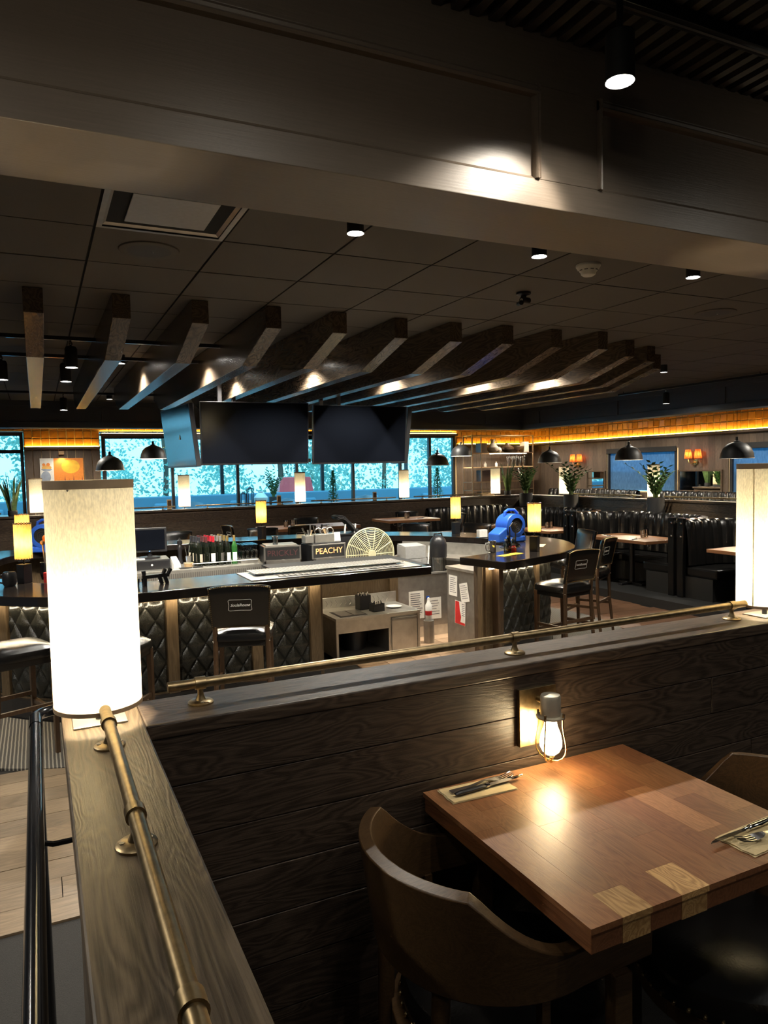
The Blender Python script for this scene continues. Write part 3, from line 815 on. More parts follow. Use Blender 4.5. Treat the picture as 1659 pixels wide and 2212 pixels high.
# ================================================================== CEILING OBJECTS
def fin(label, x, y0, yk, y1, ye):
    poly = [(y0, CEIL - .002), (y0, 2.62), (yk, 2.445), (y1, 2.445), (ye, 2.62), (ye, CEIL - .002)]
    o = MB().xprism([(a - y0, b_) for a, b_ in poly], -.0575, .0575).obj('ceiling_fin', 'fin', bevel=.003)
    o.location = (x, y0, 0)
    tag(o, label, 'ceiling beam', 'dark oak ceiling fins above the bar')
ordn = ['first', 'second', 'third', 'fourth', 'fifth', 'sixth', 'seventh', 'eighth', 'ninth', 'tenth', 'eleventh', 'twelfth', 'thirteenth']
FX = [.03, .55, 1.06, 1.578, 2.096, 2.632, 3.133, 3.614, 4.135, 4.61, 5.175, 5.652, 6.14]
FY = [5.06, 5.06, 5.06, 5.06, 5.08, 5.12, 5.12, 5.08, 5.09, 5.04, 5.29, 5.49, 5.88]
for i, (x, y0) in enumerate(zip(FX, FY)):
    fin('dark oak ceiling fin above the bar, %s from the left' % ordn[i], x, y0, y0 + .69, 10.0 - (y0 - 5.06) * .9, 10.55 - (y0 - 5.06) * .9)

def can_light(label, loc, h=.075, r=.04, power=14, spot=1.5, tgt=None, drop=0):
    t = thing('downlight', label, 'ceiling light', loc, 0, 'black cylinder downlights')
    MB().grid(lambda i, j: (r * math.cos(2 * PI * i / 24), r * math.sin(2 * PI * i / 24), h * j), 24, 2, closeu=True).obj('housing', 'blackmatte', t, smooth=True)
    MB().lathe([(.0005, h - .002), (r, h - .002), (r, h)], 24).obj('top_cap', 'blackmatte', t)
    MB().lathe([(.0005, .010), (r - .004, .010), (r - .004, .016), (.0005, .016)], 24).obj('lens', 'led_disc', t)
    if drop: MB().cyl((0, 0, h), (0, 0, h + drop), .008, n=8).obj('stem', 'blackmetal', t)
    L = light('SPOT', 'downlight_beam', (0, 0, .005), power, (1, .93, .80), t, radius=.03, spot=spot, blend=.5)
    if tgt: L.rotation_euler = aim(loc, tgt)
    return t
can_light('bright cylinder spotlight in front of the panelled beam', (1.30, 1.36, 2.51), h=.11, r=.034, power=11, spot=1.33, tgt=(1.12, 1.62, 2.15), drop=.10)
for nm, p in (('bright cylinder downlight below the beam, left one of three', (1.397, 3.165, 2.700)), ('bright cylinder downlight below the beam, middle one of three', (2.45, 3.153, 2.700)), ('bright cylinder downlight below the beam, right one of three', (3.596, 3.165, 2.700))):
    can_light(nm, p, h=.078, power=90, spot=1.9)

# air vent
v = thing('air_vent', 'square steel ceiling air diffuser left below the beam', 'air vent', (.607, 3.44, CEIL))
fr = MB()
for k, (o_, i_, z0, z1) in enumerate(((.30, .275, -.004, .012), (.275, .20, .004, .05))):
    q = [(-1, -1), (1, -1), (1, 1), (-1, 1)]
    vs = [(a * o_, b_ * o_, z0) for a, b_ in q] + [(a * i_, b_ * i_, z1 if k else z0) for a, b_ in q]
    fr.add(vs, [(i, (i + 1) % 4, 4 + (i + 1) % 4, 4 + i) for i in range(4)])
fr.box(-.30, .30, -.30, .30, .05, .06)
fr.obj('frame', 'steel_dk', v)
MT['ventplate'] = plain('vent_plate', (.50, .52, .56), rough=.4)
MB().box(-.185, .185, -.185, .185, .0, .006).obj('plate', 'ventplate', v, bevel=.003)
for a, b_ in ((-.15, -.15), (.15, -.15), (.15, .15), (-.15, .15)):
    MB().cyl((a, b_, .006), (a, b_, .05), .004, n=6).obj('hanger', 'chrome', v)
MT['speaker'] = plain('speaker_grille', (.050, .047, .043), rough=.6, bump=.3, bscale=400)
for lab, p in (('round speaker grille beside the square air diffuser', (.589, 4.03)), ('round speaker grille at the right of the tiled ceiling', (4.908, 4.10))):
    s = thing('ceiling_speaker', lab, 'speaker', (p[0], p[1], CEIL - .001), 0, 'round ceiling speakers')
    MB().lathe([(.0005, -.010), (.10, -.009), (.142, -.006)], 32).obj('grille', 'speaker', s, smooth=True)
    MB().lathe([(.142, -.008), (.152, -.006), (.155, 0)], 32).obj('rim', 'ceil', s, smooth=True)
    MB().cyl((.02, 0, -.013), (.02, 0, -.009), .004, n=8).obj('led', 'white', s)
s = thing('smoke_detector', 'white smoke detector on the tiled ceiling', 'smoke detector', (3.00, 3.40, CEIL))
MB().lathe([(.072, 0), (.072, -.012), (.066, -.020)], 28).obj('base', 'white', s, smooth=True)
MB().lathe([(.066, -.020), (.058, -.034), (.046, -.044), (.042, -.058), (.030, -.066), (.0005, -.067)], 28).obj('chamber', 'white', s, smooth=True)
vn = MB()
for k in range(10):
    a = k * 2 * PI / 10; vn.obox((.055 * math.cos(a), .055 * math.sin(a), -.035), (.004, .020, .006), rz=a)
vn.obj('vents', 'blackmatte', s)
s = thing('ceiling_camera', 'small black bracketed camera under the tiled ceiling', 'camera', (3.05, 4.10, CEIL - .002))
MB().lathe([(.05, 0), (.05, -.012), (.02, -.02), (.02, -.035)], 20).obj('mount', 'blackplastic', s, smooth=True)
MB().cyl((-.03, -.02, -.055), (.04, .0, -.05), .022, n=16).obj('body', 'blackplastic', s, smooth=True)
MB().cyl((-.04, -.03, -.075), (-.02, .03, -.07), .016, n=14).obj('body', 'blackplastic', s, smooth=True)
MB().cyl((-.034, -.0215, -.0555), (-.030, -.02, -.0552), .012, n=12).obj('lens', 'chrome', s)

# light tracks and spot heads over the left part of the bar
def track(label, p, L, along='X'):
    t = thing('light_track', label, 'light track', p, 0 if along == 'X' else PI / 2, 'black light tracks over the bar')
    MB().box(0, L, -.017, .017, 0, .030).obj('track', 'blackmetal', t)
    MB().box(0, L, -.006, .006, -.0015, .001).obj('slot', 'chrome', t)
    n = 2
    for k in range(n + 1): MB().cyl((L * k / n * .96 + .02 * L, 0, .03), (L * k / n * .96 + .02 * L, 0, CEIL - p[2]), .006, n=6).obj('hanger', 'blackmetal', t)
track('nearer black light track crossing behind the first fins', (-1.6, 6.48, 2.70), 3.3)
track('farther black light track crossing behind the first fins', (-1.6, 7.45, 2.70), 3.3)
track('black light track near the far soffit on the left', (-.6, 10.9, 2.72), 2.4)
track('black light track beneath the ceiling at the right soffit', (8.75, 4.0, 2.72), 5.2, 'Y')
def spot_head(label, p, h=.17, r=.048, power=0, tgt=None):
    t = thing('spot_head', label, 'spotlight', p, 0, 'black track spotlights')
    MB().grid(lambda i, j: ([r * .8, r, r][j] * math.cos(2 * PI * i / 18), [r * .8, r, r][j] * math.sin(2 * PI * i / 18), [h, h - .02, 0][j]), 18, 3, closeu=True).obj('housing', 'blackmatte', t, smooth=True)
    MB().lathe([(.0005, h), (r * .8, h)], 18).obj('cap', 'blackmatte', t)
    MB().lathe([(.0005, .006), (r - .003, .006)], 18, cap=False).obj('lens', 'led_disc' if power else 'chrome', t)
    MB().cyl((0, 0, h), (0, 0, h + .05), .010, n=8).obj('yoke', 'blackmetal', t)
    MB().ball((0, 0, h + .025), .016, 8).obj('joint', 'chrome', t, smooth=True)
    if power:
        L = light('SPOT', 'spot_beam', (0, 0, .0), power, (1, .90, .74), t, radius=.03, spot=1.15, blend=.5)
        if tgt: L.rotation_euler = aim(p, tgt)
spot_head('track spotlight between the first two fins, nearer one', (.30, 6.48, 2.48), power=60, tgt=(.55, 6.9, 2.0))
spot_head('track spotlight between the first two fins, farther one', (.29, 7.45, 2.48), power=60, tgt=(.5, 8.2, 1.0))
spot_head('track spotlight left of the first fin at the frame edge', (-.24, 7.45, 2.48), power=60, tgt=(-.3, 8, 0))
spot_head('small track spotlight far behind the first two fins', (.38, 10.9, 2.50), power=50, tgt=(.4, 12.5, .8))
spot_head('small track spotlight by the right soffit above the booths', (8.75, 8.2, 2.50), power=60, tgt=(8.9, 8.6, .4))
spot_head('small track spotlight by the right soffit, out beyond the nearer pendant', (8.75, 6.0, 2.50), power=60, tgt=(8.6, 6.2, .4))
# downlights between the fins
k = 0
for (x, y, lab) in ((1.31, 7.0, 'downlight tucked between the third and fourth fins'), (1.83, 8.0, 'downlight tucked between the fourth and fifth fins'), (2.36, 7.0, 'downlight tucked between the fifth and sixth fins'),
                    (3.38, 7.2, 'downlight tucked between the seventh and eighth fins'), (4.38, 7.0, 'downlight tucked between the ninth and tenth fins'), (4.9, 6.5, 'downlight tucked between the tenth and eleventh fins'), (.8, 7.6, 'downlight tucked between the second and third fins')):
    can_light(lab, (x, y, 2.69), h=.086, power=110, spot=2.4)

# downlights added to raise the ambient light: near dining room, left passage, outer bar aisle
for i, (x, y) in enumerate(((.9, .1), (2.3, .1), (3.7, .3), (.9, -1.6), (2.3, -1.6), (3.7, -1.6))):
    can_light('added downlight in the slatted ceiling behind the viewer, %s of six' % ordn[i], (x, y, 2.67), h=.086, power=3, spot=2.7)
for i, (x, y) in enumerate(((-1.5, 2.6), (-1.5, 4.4), (-2.8, 3.4), (-2.8, 6.2), (-2.6, 9.0))):
    can_light('added downlight over the left passage, %s of five' % ordn[i], (x, y, 2.69), h=.088, power=55, spot=2.5)  # added fill for the unseen passage
for i, (x, y) in enumerate(((6.9, 4.0), (6.9, 6.5), (6.9, 9.0), (5.2, 3.2), (6.6, 11.0), (3.0, 11.2), (1.0, 11.2))):
    can_light('added downlight over the outer bar aisle, %s of seven' % ordn[i], (x, y, 2.69), h=.088, power=55, spot=2.1)  # added fill over the aisle

for i, (x, y) in enumerate(((-1.4, .9), (-.4, .75), (.6, .7), (2.6, .8), (4.0, .8))):  # unseen spot heads added to brighten the beam face
    spot_head('added spotlight washing the panelled beam above the viewer, %s of five' % ordn[i], (x, y, 2.56), power=1.5, tgt=(x, 1.62, 2.44))
for o_ in [o for o in bpy.data.objects if o.type == 'LIGHT' and o.parent and 'washing the panelled beam' in o.parent.get('label', '')]:
    o_.data.spot_size = 2.2; o_.data.spot_blend = .9

# ================================================================== BAR
OUT_L = catmull([(3.216, 5.75), (2.5, 5.75), (1.8, 5.75), (1.2, 5.74), (.65, 5.72), (.20, 5.83), (-.2, 6.09), (-.62, 6.55), (-.95, 7.2), (-1.1, 8.0), (-1.05, 8.8), (-.85, 9.5), (-.4, 10.0), (.3, 10.15), (1.2, 10.08), (2.4, 9.92), (3.3, 9.76), (4.0, 9.58),
                 (4.6, 9.24), (5.1, 8.75), (5.48, 8.15), (5.70, 7.5), (5.71, 7.1), (5.64, 6.8), (5.46, 6.45), (5.25, 6.19), (5.0, 6.0), (4.7, 5.84), (4.3, 5.70), (3.93, 5.60)], 5)
ring = OUT_L     # runs clockwise from the gap; inside of the ring lies to the right of travel
bar = thing('bar_counter', 'large curved black-topped bar with quilted leather front', 'bar counter', (0, 0, 0))
INN = offset(ring, -.60)
top = MB().strip(ring, INN, ZB - .075, ZB).obj('bar_top', 'bartop', bar, bevel=.006)
DIE = offset(ring, -.30); DIE2 = offset(ring, -.36)
# arc length helper
def cum(P):
    s = [0]
    for a, b_ in zip(P[:-1], P[1:]): s.append(s[-1] + math.hypot(b_[0] - a[0], b_[1] - a[1]))
    return s
SD = cum(DIE)
def on(P, S, s):
    s = max(0, min(S[-1], s))
    for i in range(len(S) - 1):
        if S[i + 1] >= s:
            f_ = (s - S[i]) / max(1e-9, S[i + 1] - S[i]); a, b_ = P[i], P[i + 1]
            tx, ty = b_[0] - a[0], b_[1] - a[1]; l = math.hypot(tx, ty) or 1
            return (a[0] + tx * f_, a[1] + ty * f_), (tx / l, ty / l)
# the counter front: die wall
s_gap = next(SD[i] for i, p in enumerate(DIE) if p[0] < 2.24)
dA = [i for i in range(len(DIE)) if SD[i] >= s_gap - .02]
MB().strip([DIE[i] for i in dA], [DIE2[i] for i in dA], ZP + .16, ZB - .076).obj('die_wall', 'pilaster', bar)
KA, KB = offset(ring, -.26), offset(ring, -.36)
MB().strip([KA[i] for i in dA], [KB[i] for i in dA], ZP, ZP + .16).obj('kick_plate', 'blackmetal', bar)
# recessed bay with the steel station
MB().box(2.22, 3.56, 7.20, 7.26, ZP, ZB - .076).obj('bay_back', 'pilaster', bar)
MB().box(2.20, 2.26, 6.05, 7.20, ZP, ZB - .076).obj('bay_side', 'pilaster', bar)
MB().box(3.48, 3.58, 7.17, 7.21, ZP, ZB - .076).obj('pilaster', 'pilaster', bar)
# quilted panels and pilasters
def quilt(s0, s1, z0=ZP + .18, z1=ZB - .12):
    K = 12; ds, dz = .155 / K, .235 / K
    nu = int((s1 - s0) / ds) + 1; nv = int((z1 - z0) / dz) + 1
    off = (s1 - s0 - ds * (nu - 1)) / 2
    vs = []
    for j in range(nv):
        for i in range(nu):
            (x, y), (tx, ty) = on(DIE, SD, s0 + off + ds * i)
            fu, fv = abs(((i + j) / K + .5) % 1 - .5), abs(((i - j) / K + .5) % 1 - .5)
            hh = (2 * min(fu, fv)) ** .6
            e = min(1, min(i, nu - 1 - i, j, nv - 1 - j) / 1.5)
            d = .004 + .032 * hh * e
            vs.append((x - ty * d, y + tx * d, z0 + dz * j))
    fs = []
    for j in range(nv - 1):
        for i in range(nu - 1):
            a, b_, c, d = j * nu + i, j * nu + i + 1, (j + 1) * nu + i + 1, (j + 1) * nu + i
            if (i - j) % K == 0: fs += [(a, b_, c), (a, c, d)]
            else: fs += [(a, b_, d), (b_, c, d)]
    MB().add(vs, fs).obj('quilted_panel', 'quilt', bar, smooth=True)
def pilaster(s0, s1):
    nu = max(3, int((s1 - s0) / .05) + 2)
    A, B_ = [], []
    for i in range(nu):
        (x, y), (tx, ty) = on(DIE, SD, s0 + (s1 - s0) * i / (nu - 1))
        A.append((x - ty * .028, y + tx * .028)); B_.append((x, y))
    MB().strip(A, B_, ZP + .16, ZB - .08).obj('pilaster', 'pilaster', bar, bevel=.002)
def s_at_x(x, lo=0, hi=1e9):
    return next(SD[i] for i, p in enumerate(DIE) if SD[i] >= lo and p[0] <= x)
edges = [2.23, 1.73, 1.19, .66]
s = s_gap - .02
pilaster(s, s + .10); s += .10
panels = [.44, .62, .62, .62, .62, .62, .62]
for wd in panels:
    quilt(s + .005, s + wd - .005); s += wd
    pilaster(s, s + .09); s += .09
# right arm end (wood column) and right quilted panels
se = SD[-1]
pilaster(se - .20, se - .02)
quilt(se - .86, se - .205); pilaster(se - .95, se - .865); quilt(se - 1.58, se - .955); pilaster(se - 1.66, se - 1.585); quilt(se - 2.3, se - 1.665)
(ex, ey), (etx, ety) = on(DIE, SD, se)
MB().obox((3.99, 5.99, (ZP + ZB - .076) / 2), (.05, .42, ZB - .076 - ZP), rz=.05).obj('end_panel', 'oak_z', bar, bevel=.002)
# light strip under the overhang
LA, LB = offset(ring, -.20), offset(ring, -.215)
iL = [i for i in range(len(ring)) if SD[i] >= s_gap - .05]
MB().strip([LA[i] for i in iL], [LB[i] for i in iL], ZB - .088, ZB - .078).obj('led_strip', 'led_w', bar)
MB().box(2.15, 3.40, 6.55, 6.565, ZB - .088, ZB - .078).obj('led_strip', 'led_w', bar)
MB().box(2.05, 3.50, 6.30, 7.25, ZB - .077, ZB - .06).obj('support_shelf', 'blackmatte', bar)
# foot ring mat
MA, MB_ = offset(ring, .62), offset(ring, -.25)
m_, t_, b_ = mat('ribbed_mat')
tc = N(t_, 'ShaderNodeTexCoord'); wv = N(t_, 'ShaderNodeTexWave'); wv.inputs['Scale'].default_value = 13; wv.bands_direction = 'X'
wv.inputs['Distortion'].default_value = .6; wv.inputs['Detail'].default_value = 3
t_.links.new(tc.outputs['Object'], wv.inputs['Vector'])
rp = ramp(t_, [(.55, (.045, .042, .038)), (.85, (.26, .24, .20))]); t_.links.new(wv.outputs['Fac'], rp.inputs['Fac']); t_.links.new(rp.outputs['Color'], b_.inputs['Base Color'])
b_.inputs['Roughness'].default_value = .75
bp = N(t_, 'ShaderNodeBump'); bp.inputs['Strength'].default_value = .6; t_.links.new(wv.outputs['Fac'], bp.inputs['Height']); t_.links.new(bp.outputs['Normal'], b_.inputs['Normal'])
MT['mat'] = m_
im = [i for i in range(len(ring)) if SD[i] >= s_gap - .5]
o = MB().strip([MA[i] for i in im], [MB_[i] for i in im], ZP - .010, ZP + .006).obj('floor_mat', 'mat')
tag(o, 'grey ribbed floor mat curving round the foot of the bar', 'floor mat')

# perforated steel drip top let into the front bar top
d = thing('drip_tray', 'perforated steel drip tray on the front bar top', 'drip tray', (2.42, 6.06, ZB))
MB().box(-.86, .74, -.23, .27, 0, .006).obj('tray', 'steel', d, bevel=.002)
MB().box(-.78, .66, -.04, .24, .022, .028).obj('perforated_plate', 'steel', d, bevel=.002)
for x in (-.7, .0, .58): MB().box(x - .01, x + .01, .0, .2, .006, .022).obj('foot', 'steel_dk', d)
rb = MB()
for i in range(46): rb.box(-.78 + .0315 * i, -.768 + .0315 * i, -.04, .24, .028, .0295)
rb.obj('ribs', 'steel_dk', d)
rk = MB()
for i in range(24): rk.cyl((-.6 + .05 * i, -.20, .010), (-.6 + .05 * i, -.06, .010), .003, n=6)
rk.cyl((-.62, -.20, .010), (.57, -.20, .010), .003, n=6).cyl((-.62, -.06, .010), (.57, -.06, .010), .003, n=6)
rk.obj('wire_rack', 'chrome', d, smooth=True)

# ---- steel station in the bay
st = thing('steel_station', 'low stainless service station with cabinet under the bar top', 'steel station', (3.07, 6.895, ZP))
hs = .476
MB().box(-.47, .475, -.30, .285, hs - .03, hs).obj('worktop', 'steel', st, bevel=.003)
MB().box(-.47, .475, .265, .285, hs, hs + .115).obj('backsplash', 'steel', st, bevel=.002)
MB().box(-.455, -.44, -.28, .28, .06, hs - .03).obj('side_panel', 'steel_dk', st)
MB().box(-.44, .12, -.285, -.275, hs - .155, hs - .03).obj('apron', 'steel', st)
cb_ = MB().box(.12, .46, -.27, .27, .055, hs - .03).obj('cabinet', 'steel', st, bevel=.002)
dr = MB().box(.15, .445, -.287, -.271, .07, hs - .055).obj('door', 'steel', st, bevel=.003)
MB().box(.155, .44, -.30, -.287, hs - .085, hs - .070).obj('handle', 'steel_dk', dr)
MB().box(-.43, .12, -.25, .27, .06, .075).obj('shelf', 'steel_dk', st)
for x, y in ((-.455, -.28), (.46, -.28), (-.455, .26), (.46, .26)):
    lg = MB().box(x - .012, x + .012, y - .012, y + .012, .02, hs - .03).obj('leg', 'steel', st)
    MB().cyl((x, y, 0), (x, y, .022), .010, n=8).obj('foot', 'steel_dk', lg)
gr = MB()
for i in range(14): gr.tube([(-.36 + .055 * i, .263, hs + .02), (-.34 + .055 * i, .263, hs + .05), (-.36 + .055 * i, .263, hs + .085)], .003, 5)
gr.obj('pressed_ribs', 'steel_dk', st)
for k, (x, y) in enumerate(((-.30, -.14),)):
    wl_ = MB(); q = [(-1, -1), (1, -1), (1, 1), (-1, 1)]
    wl_.box(-.40, -.10, -.24, .06, hs, hs + .003)
    wl_.obj('well_lid', 'blackplastic', st)
    MB().box(-.38, -.25, -.22, .04, hs + .003, hs + .008).obj('well_insert', 'steel_dk', st); MB().box(-.235, -.12, -.22, .04, hs + .003, hs + .008).obj('well_insert', 'steel_dk', st)
for k, (p, sz, lab) in enumerate((((-.02, .05), (.13, .11, .15), 'tall black caddy of straws on the steel station'), ((.06, -.12), (.13, .10, .08), 'short black caddy of picks on the steel station'))):
    t = thing('straw_caddy', lab, 'caddy', (3.07 + p[0], 6.895 + p[1], ZP + hs), .1)
    q = MB(); x, y, z = sz
    q.box(-x / 2, x / 2, -y / 2, y / 2, 0, .006)
    for a in ((-x / 2, -x / 2 + .005, -y / 2, y / 2), (x / 2 - .005, x / 2, -y / 2, y / 2), (-x / 2, x / 2, -y / 2, -y / 2 + .005), (-x / 2, x / 2, y / 2 - .005, y / 2)):
        q.box(a[0], a[1], a[2], a[3], 0, z)
    q.obj('box', 'blackplastic', t)
    for i in range(26):
        a, b2 = random.uniform(-x / 2 + .012, x / 2 - .012), random.uniform(-y / 2 + .012, y / 2 - .012)
        MB().cyl((a, b2, .007), (a + random.uniform(-.015, .015), b2 + random.uniform(-.015, .015), z + random.uniform(.008, .03)), .004, n=5).obj('straw', 'paper' if i % 2 else 'blackplastic', t)
pt = thing('plate', 'white round plate on the steel station', 'plate', (3.37, 6.86, ZP + hs))
MB().lathe([(.0005, .002), (.055, .003), (.062, .008), (.085, .013), (.086, .015), (.06, .011), (.052, .006), (.0005, .005)], 32).obj('dish', 'white', pt, smooth=True)
tc_ = thing('trash_can', 'round black bin under the steel station', 'bin', (2.93, 6.95, ZP + .075))
MB().lathe([(.12, 0), (.15, .20), (.155, .21), (.14, .21), (.11, .02), (.0005, .01)], 24).obj('body', 'blackplastic', tc_, smooth=True)

# ---- gate with posted sheets, steel cabinet with papers
gt = thing('bar_gate', 'dull steel swing panel with posted sheets in the bar opening', 'gate', (3.92, 7.30, ZP))
MB().box(-.33, .40, -.012, .012, .12, .73).obj('panel', 'steel_dk', gt, bevel=.002)
MB().box(-.33, .40, -.016, .016, .72, .74).obj('top_edge', 'steel', gt)
MB().box(-.29, .36, -.010, .010, 0, .12).obj('kick_board', 'steel', gt)
def sheet(parent, x, z, wd, ht, lines=8, rot=0, my='paper', y=-.014, name='notice'):
    o = MB().box(-wd / 2, wd / 2, -.001, .0, -ht / 2, ht / 2).obj(name, my, parent, loc=(x, y, z)); o.rotation_euler = (0, rot, 0)
    m = MB()
    for i in range(lines):
        zz = ht / 2 - ht * (i + 1.2) / (lines + 2); l = wd * random.uniform(.55, .8)
        m.box(-wd * .38, -wd * .38 + l, -.0016, -.001, zz - ht * .012, zz + ht * .012)
    m.obj('print', 'ink', o)
    return o
sheet(gt, -.05, .38, .20, .32, 11); sheet(gt, .18, .32, .19, .25, 6); sheet(gt, .10, .45, .04, .04, 0, my='blue')
fr_ = thing('steel_cabinet', 'tall steel cabinet with paper notices at the bar opening', 'cabinet', (0, 0, 0))
A_, B__ = (3.985, 6.785), (4.02, 6.24)
zt_ = .531
ca = MB().prism([A_, B__, (4.30, 6.34), (4.45, 6.82)], ZP, zt_ - .03).obj('body', 'steel_dk', fr_, bevel=.003)
MB().prism([(3.975, 6.80), (4.01, 6.225), (4.31, 6.33), (4.46, 6.83)], zt_ - .03, zt_).obj('top', 'steel', fr_, bevel=.003)
ang = math.atan2(B__[1] - A_[1], B__[0] - A_[0])
for (f_, z, wd, ht, rot, ln, m_n) in ((.22, .33, .16, .22, .02, 8, 'paper'), (.60, .28, .15, .20, -.22, 7, 'paper'), (.45, .05, .19, .25, .04, 0, 'paper')):
    px_, py_ = A_[0] + (B__[0] - A_[0]) * f_, A_[1] + (B__[1] - A_[1]) * f_
    o = sheet(fr_, 0, 0, wd, ht, ln, 0, m_n, y=0)
    o.location = (px_ - .004, py_, z); o.rotation_euler = (0, rot, ang)
    if ln == 0:
        q = MB().add([(-.09, -.0016, -.12), (.0, -.0016, -.12), (.02, -.0016, -.04), (-.005, -.0016, .03), (-.02, -.0016, .12), (-.09, -.0016, .12)], [(0, 1, 2, 3, 4, 5)]); q.box(-.09, .09, -.0015, -.001, -.122, -.095)
        q.obj('print', 'red', o)
        q = MB()
        for i in range(7): q.box(.03, .085, -.0016, -.001, .10 - .02 * i, .106 - .02 * i)
        q.obj('print', 'ink', o)

# ---- bar stools
def make_stool(label, loc, rz):
    t = thing('bar_stool', label, 'bar stool', loc, rz, 'black leather bar stools with nailhead trim')
    for sg in (-1, 1):
        MB().add(*(lambda P, Q: (P + Q, [(0, 1, 2, 3), (4, 7, 6, 5), (0, 4, 5, 1), (1, 5, 6, 2), (2, 6, 7, 3), (3, 7, 4, 0)]))(
            [(sg * .20 - .014, .165, 0), (sg * .20 + .014, .165, 0), (sg * .20 + .014, .193, 0), (sg * .20 - .014, .193, 0)],
            [(sg * .19 - .019, .160, .70), (sg * .19 + .019, .160, .70), (sg * .19 + .019, .198, .70), (sg * .19 - .019, .198, .70)])).obj('leg', 'stoolwood', t, bevel=.002)
        MB().tube([(sg * .205, -.235, 0), (sg * .195, -.195, .40), (sg * .19, -.185, .70), (sg * .19, -.205, .90), (sg * .19, -.235, 1.08)], [.016, .018, .019, .017, .014], 8).obj('leg', 'stoolwood', t, smooth=True)
        MB().obox((sg * .196, -.01, .36), (.022, .37, .028)).obj('stretcher', 'stoolwood', t)
        nb = MB().ball((sg * .205, -.203, .70), .007, 8).obj('stud', 'chrome', t, smooth=True)
    MB().obox((0, -.20, .42), (.38, .022, .028)).obj('stretcher', 'stoolwood', t)
    MB().obox((0, .18, .30), (.38, .024, .030)).obj('foot_rail', 'stoolwood', t)
    MB().box(-.185, .185, .190, .196, .300, .318).obj('foot_plate', 'brass_lt', t)
    MB().box(-.205, .205, -.19, .20, .655, .715).obj('seat_rail', 'leather', t, bevel=.008)
    n = 36
    def cu(i, j):
        a = 2 * PI * i / n
        prof = [(.0, .792), (.5, .790), (.82, .780), (.97, .760), (1.0, .735), (.99, .705), (.93, .70)]
        r, z = prof[j]; e = .42
        cx_ = math.copysign(abs(math.cos(a)) ** e, math.cos(a)); sy_ = math.copysign(abs(math.sin(a)) ** e, math.sin(a))
        return (r * .228 * cx_ * (1 + .04 * sy_), .0 + r * .225 * sy_, z)
    MB().grid(cu, n, 7, closeu=True).obj('seat', 'leather', t, smooth=True)
    # back: slightly dished leather pad with rounded top corners
    W, H = .228, .325
    nu, nv = 17, 11
    def pt(i, j, side):
        u = -1 + 2 * i / (nu - 1); v = j / (nv - 1)
        wd = W * (.93 + .07 * v)
        x = u * wd; z = .80 + H * v - (.014 * u * u * u * u if j == nv - 1 else 0)
        y = -.200 - .065 * v + .035 * u * u * -1 + .035
        e = min(1.0, min(i, nu - 1 - i) / 1.0, min(j, nv - 1 - j) / 1.0)
        return (x, y + side * (.012 + .012 * e), z)
    bk = MB()
    bk.grid(lambda i, j: pt(i, j, 1), nu, nv); bk.grid(lambda i, j: pt(i, j, -1), nu, nv)
    o = len(bk.v) // 2
    rim = [(i, 0) for i in range(nu)] + [(nu - 1, j) for j in range(1, nv)] + [(i, nv - 1) for i in range(nu - 2, -1, -1)] + [(0, j) for j in range(nv - 2, 0, -1)]
    idx = [j * nu + i for i, j in rim]
    bk.f += [(idx[k], idx[(k + 1) % len(idx)], o + idx[(k + 1) % len(idx)], o + idx[k]) for k in range(len(idx))]
    b_ = bk.obj('backrest', 'leather', t, smooth=True)
    nl = MB()
    for k in range(len(rim)):
        for f_ in (0, .5):
            a = pt(*rim[k], -1); c = pt(*rim[(k + 1) % len(rim)], -1)
            x, y, z = [p + (q - p) * f_ for p, q in zip(a, c)]
            nl.ball((x * .965, y - .004, .96 + (z - .96) * .95), .0056, 6)
    nl.obj('nailheads', 'nail', b_, smooth=True)
    # logo plaque on the outer side
    lg = MB()
    fr2 = [(-.085, -.035), (-.075, -.042), (0, -.040), (.075, -.042), (.085, -.035), (.080, 0), (.085, .035), (.075, .042), (0, .040), (-.075, .042), (-.085, .035), (-.080, 0)]
    lg.tube([(x, -.2265 + (-.036 * 0) - .035 * (x / W) ** 2 - z * .2, .975 + z) for x, z in fr2], .0016, 5, closed=True)
    lg.obj('logo_outline', 'white', b_)
    tx = bpy.data.objects.new('logo_lettering', LOGO); COL.objects.link(tx); tx.parent = b_
    tx.location = (0, -.2295, .975); tx.rotation_euler = (PI / 2 - .2, 0, 0)
    return t
LOGO = text_mesh('Socialhouse', .030, 'white', .0006, .35)
s0 = make_stool('black leather bar stool seen from behind at the front bar', (1.38, 5.43, ZP), -.34)
def stool(label, x, y, rz): return dup(s0, label, (x, y, ZP), rz)
stool('black leather bar stool at the left frame edge by the bar', -.19, 5.64, -1.2)
stool('black leather bar stool half hidden by the large near lamp', .42, 5.37, -.62)
stool('black leather bar stool in front of the right bar arm', 4.72, 5.74, .16)
stool('black leather bar stool at the outer right curve of the bar', 5.62, 6.42, .5)
stool('black leather bar stool on the far right curve, facing the blower', 6.05, 7.25, 1.35)
stool('black leather bar stool behind the bar, left of the two beside the far lamp', 4.95, 9.42, 2.45)
stool('black leather bar stool behind the bar, right of the two beside the far lamp', 5.60, 8.85, 2.2)
stool('black leather bar stool behind the bottles near the terminal', 1.75, 10.35, 3.1)
stool('black leather bar stool behind the bar lamp near the glasses', 2.95, 10.12, 3.05)

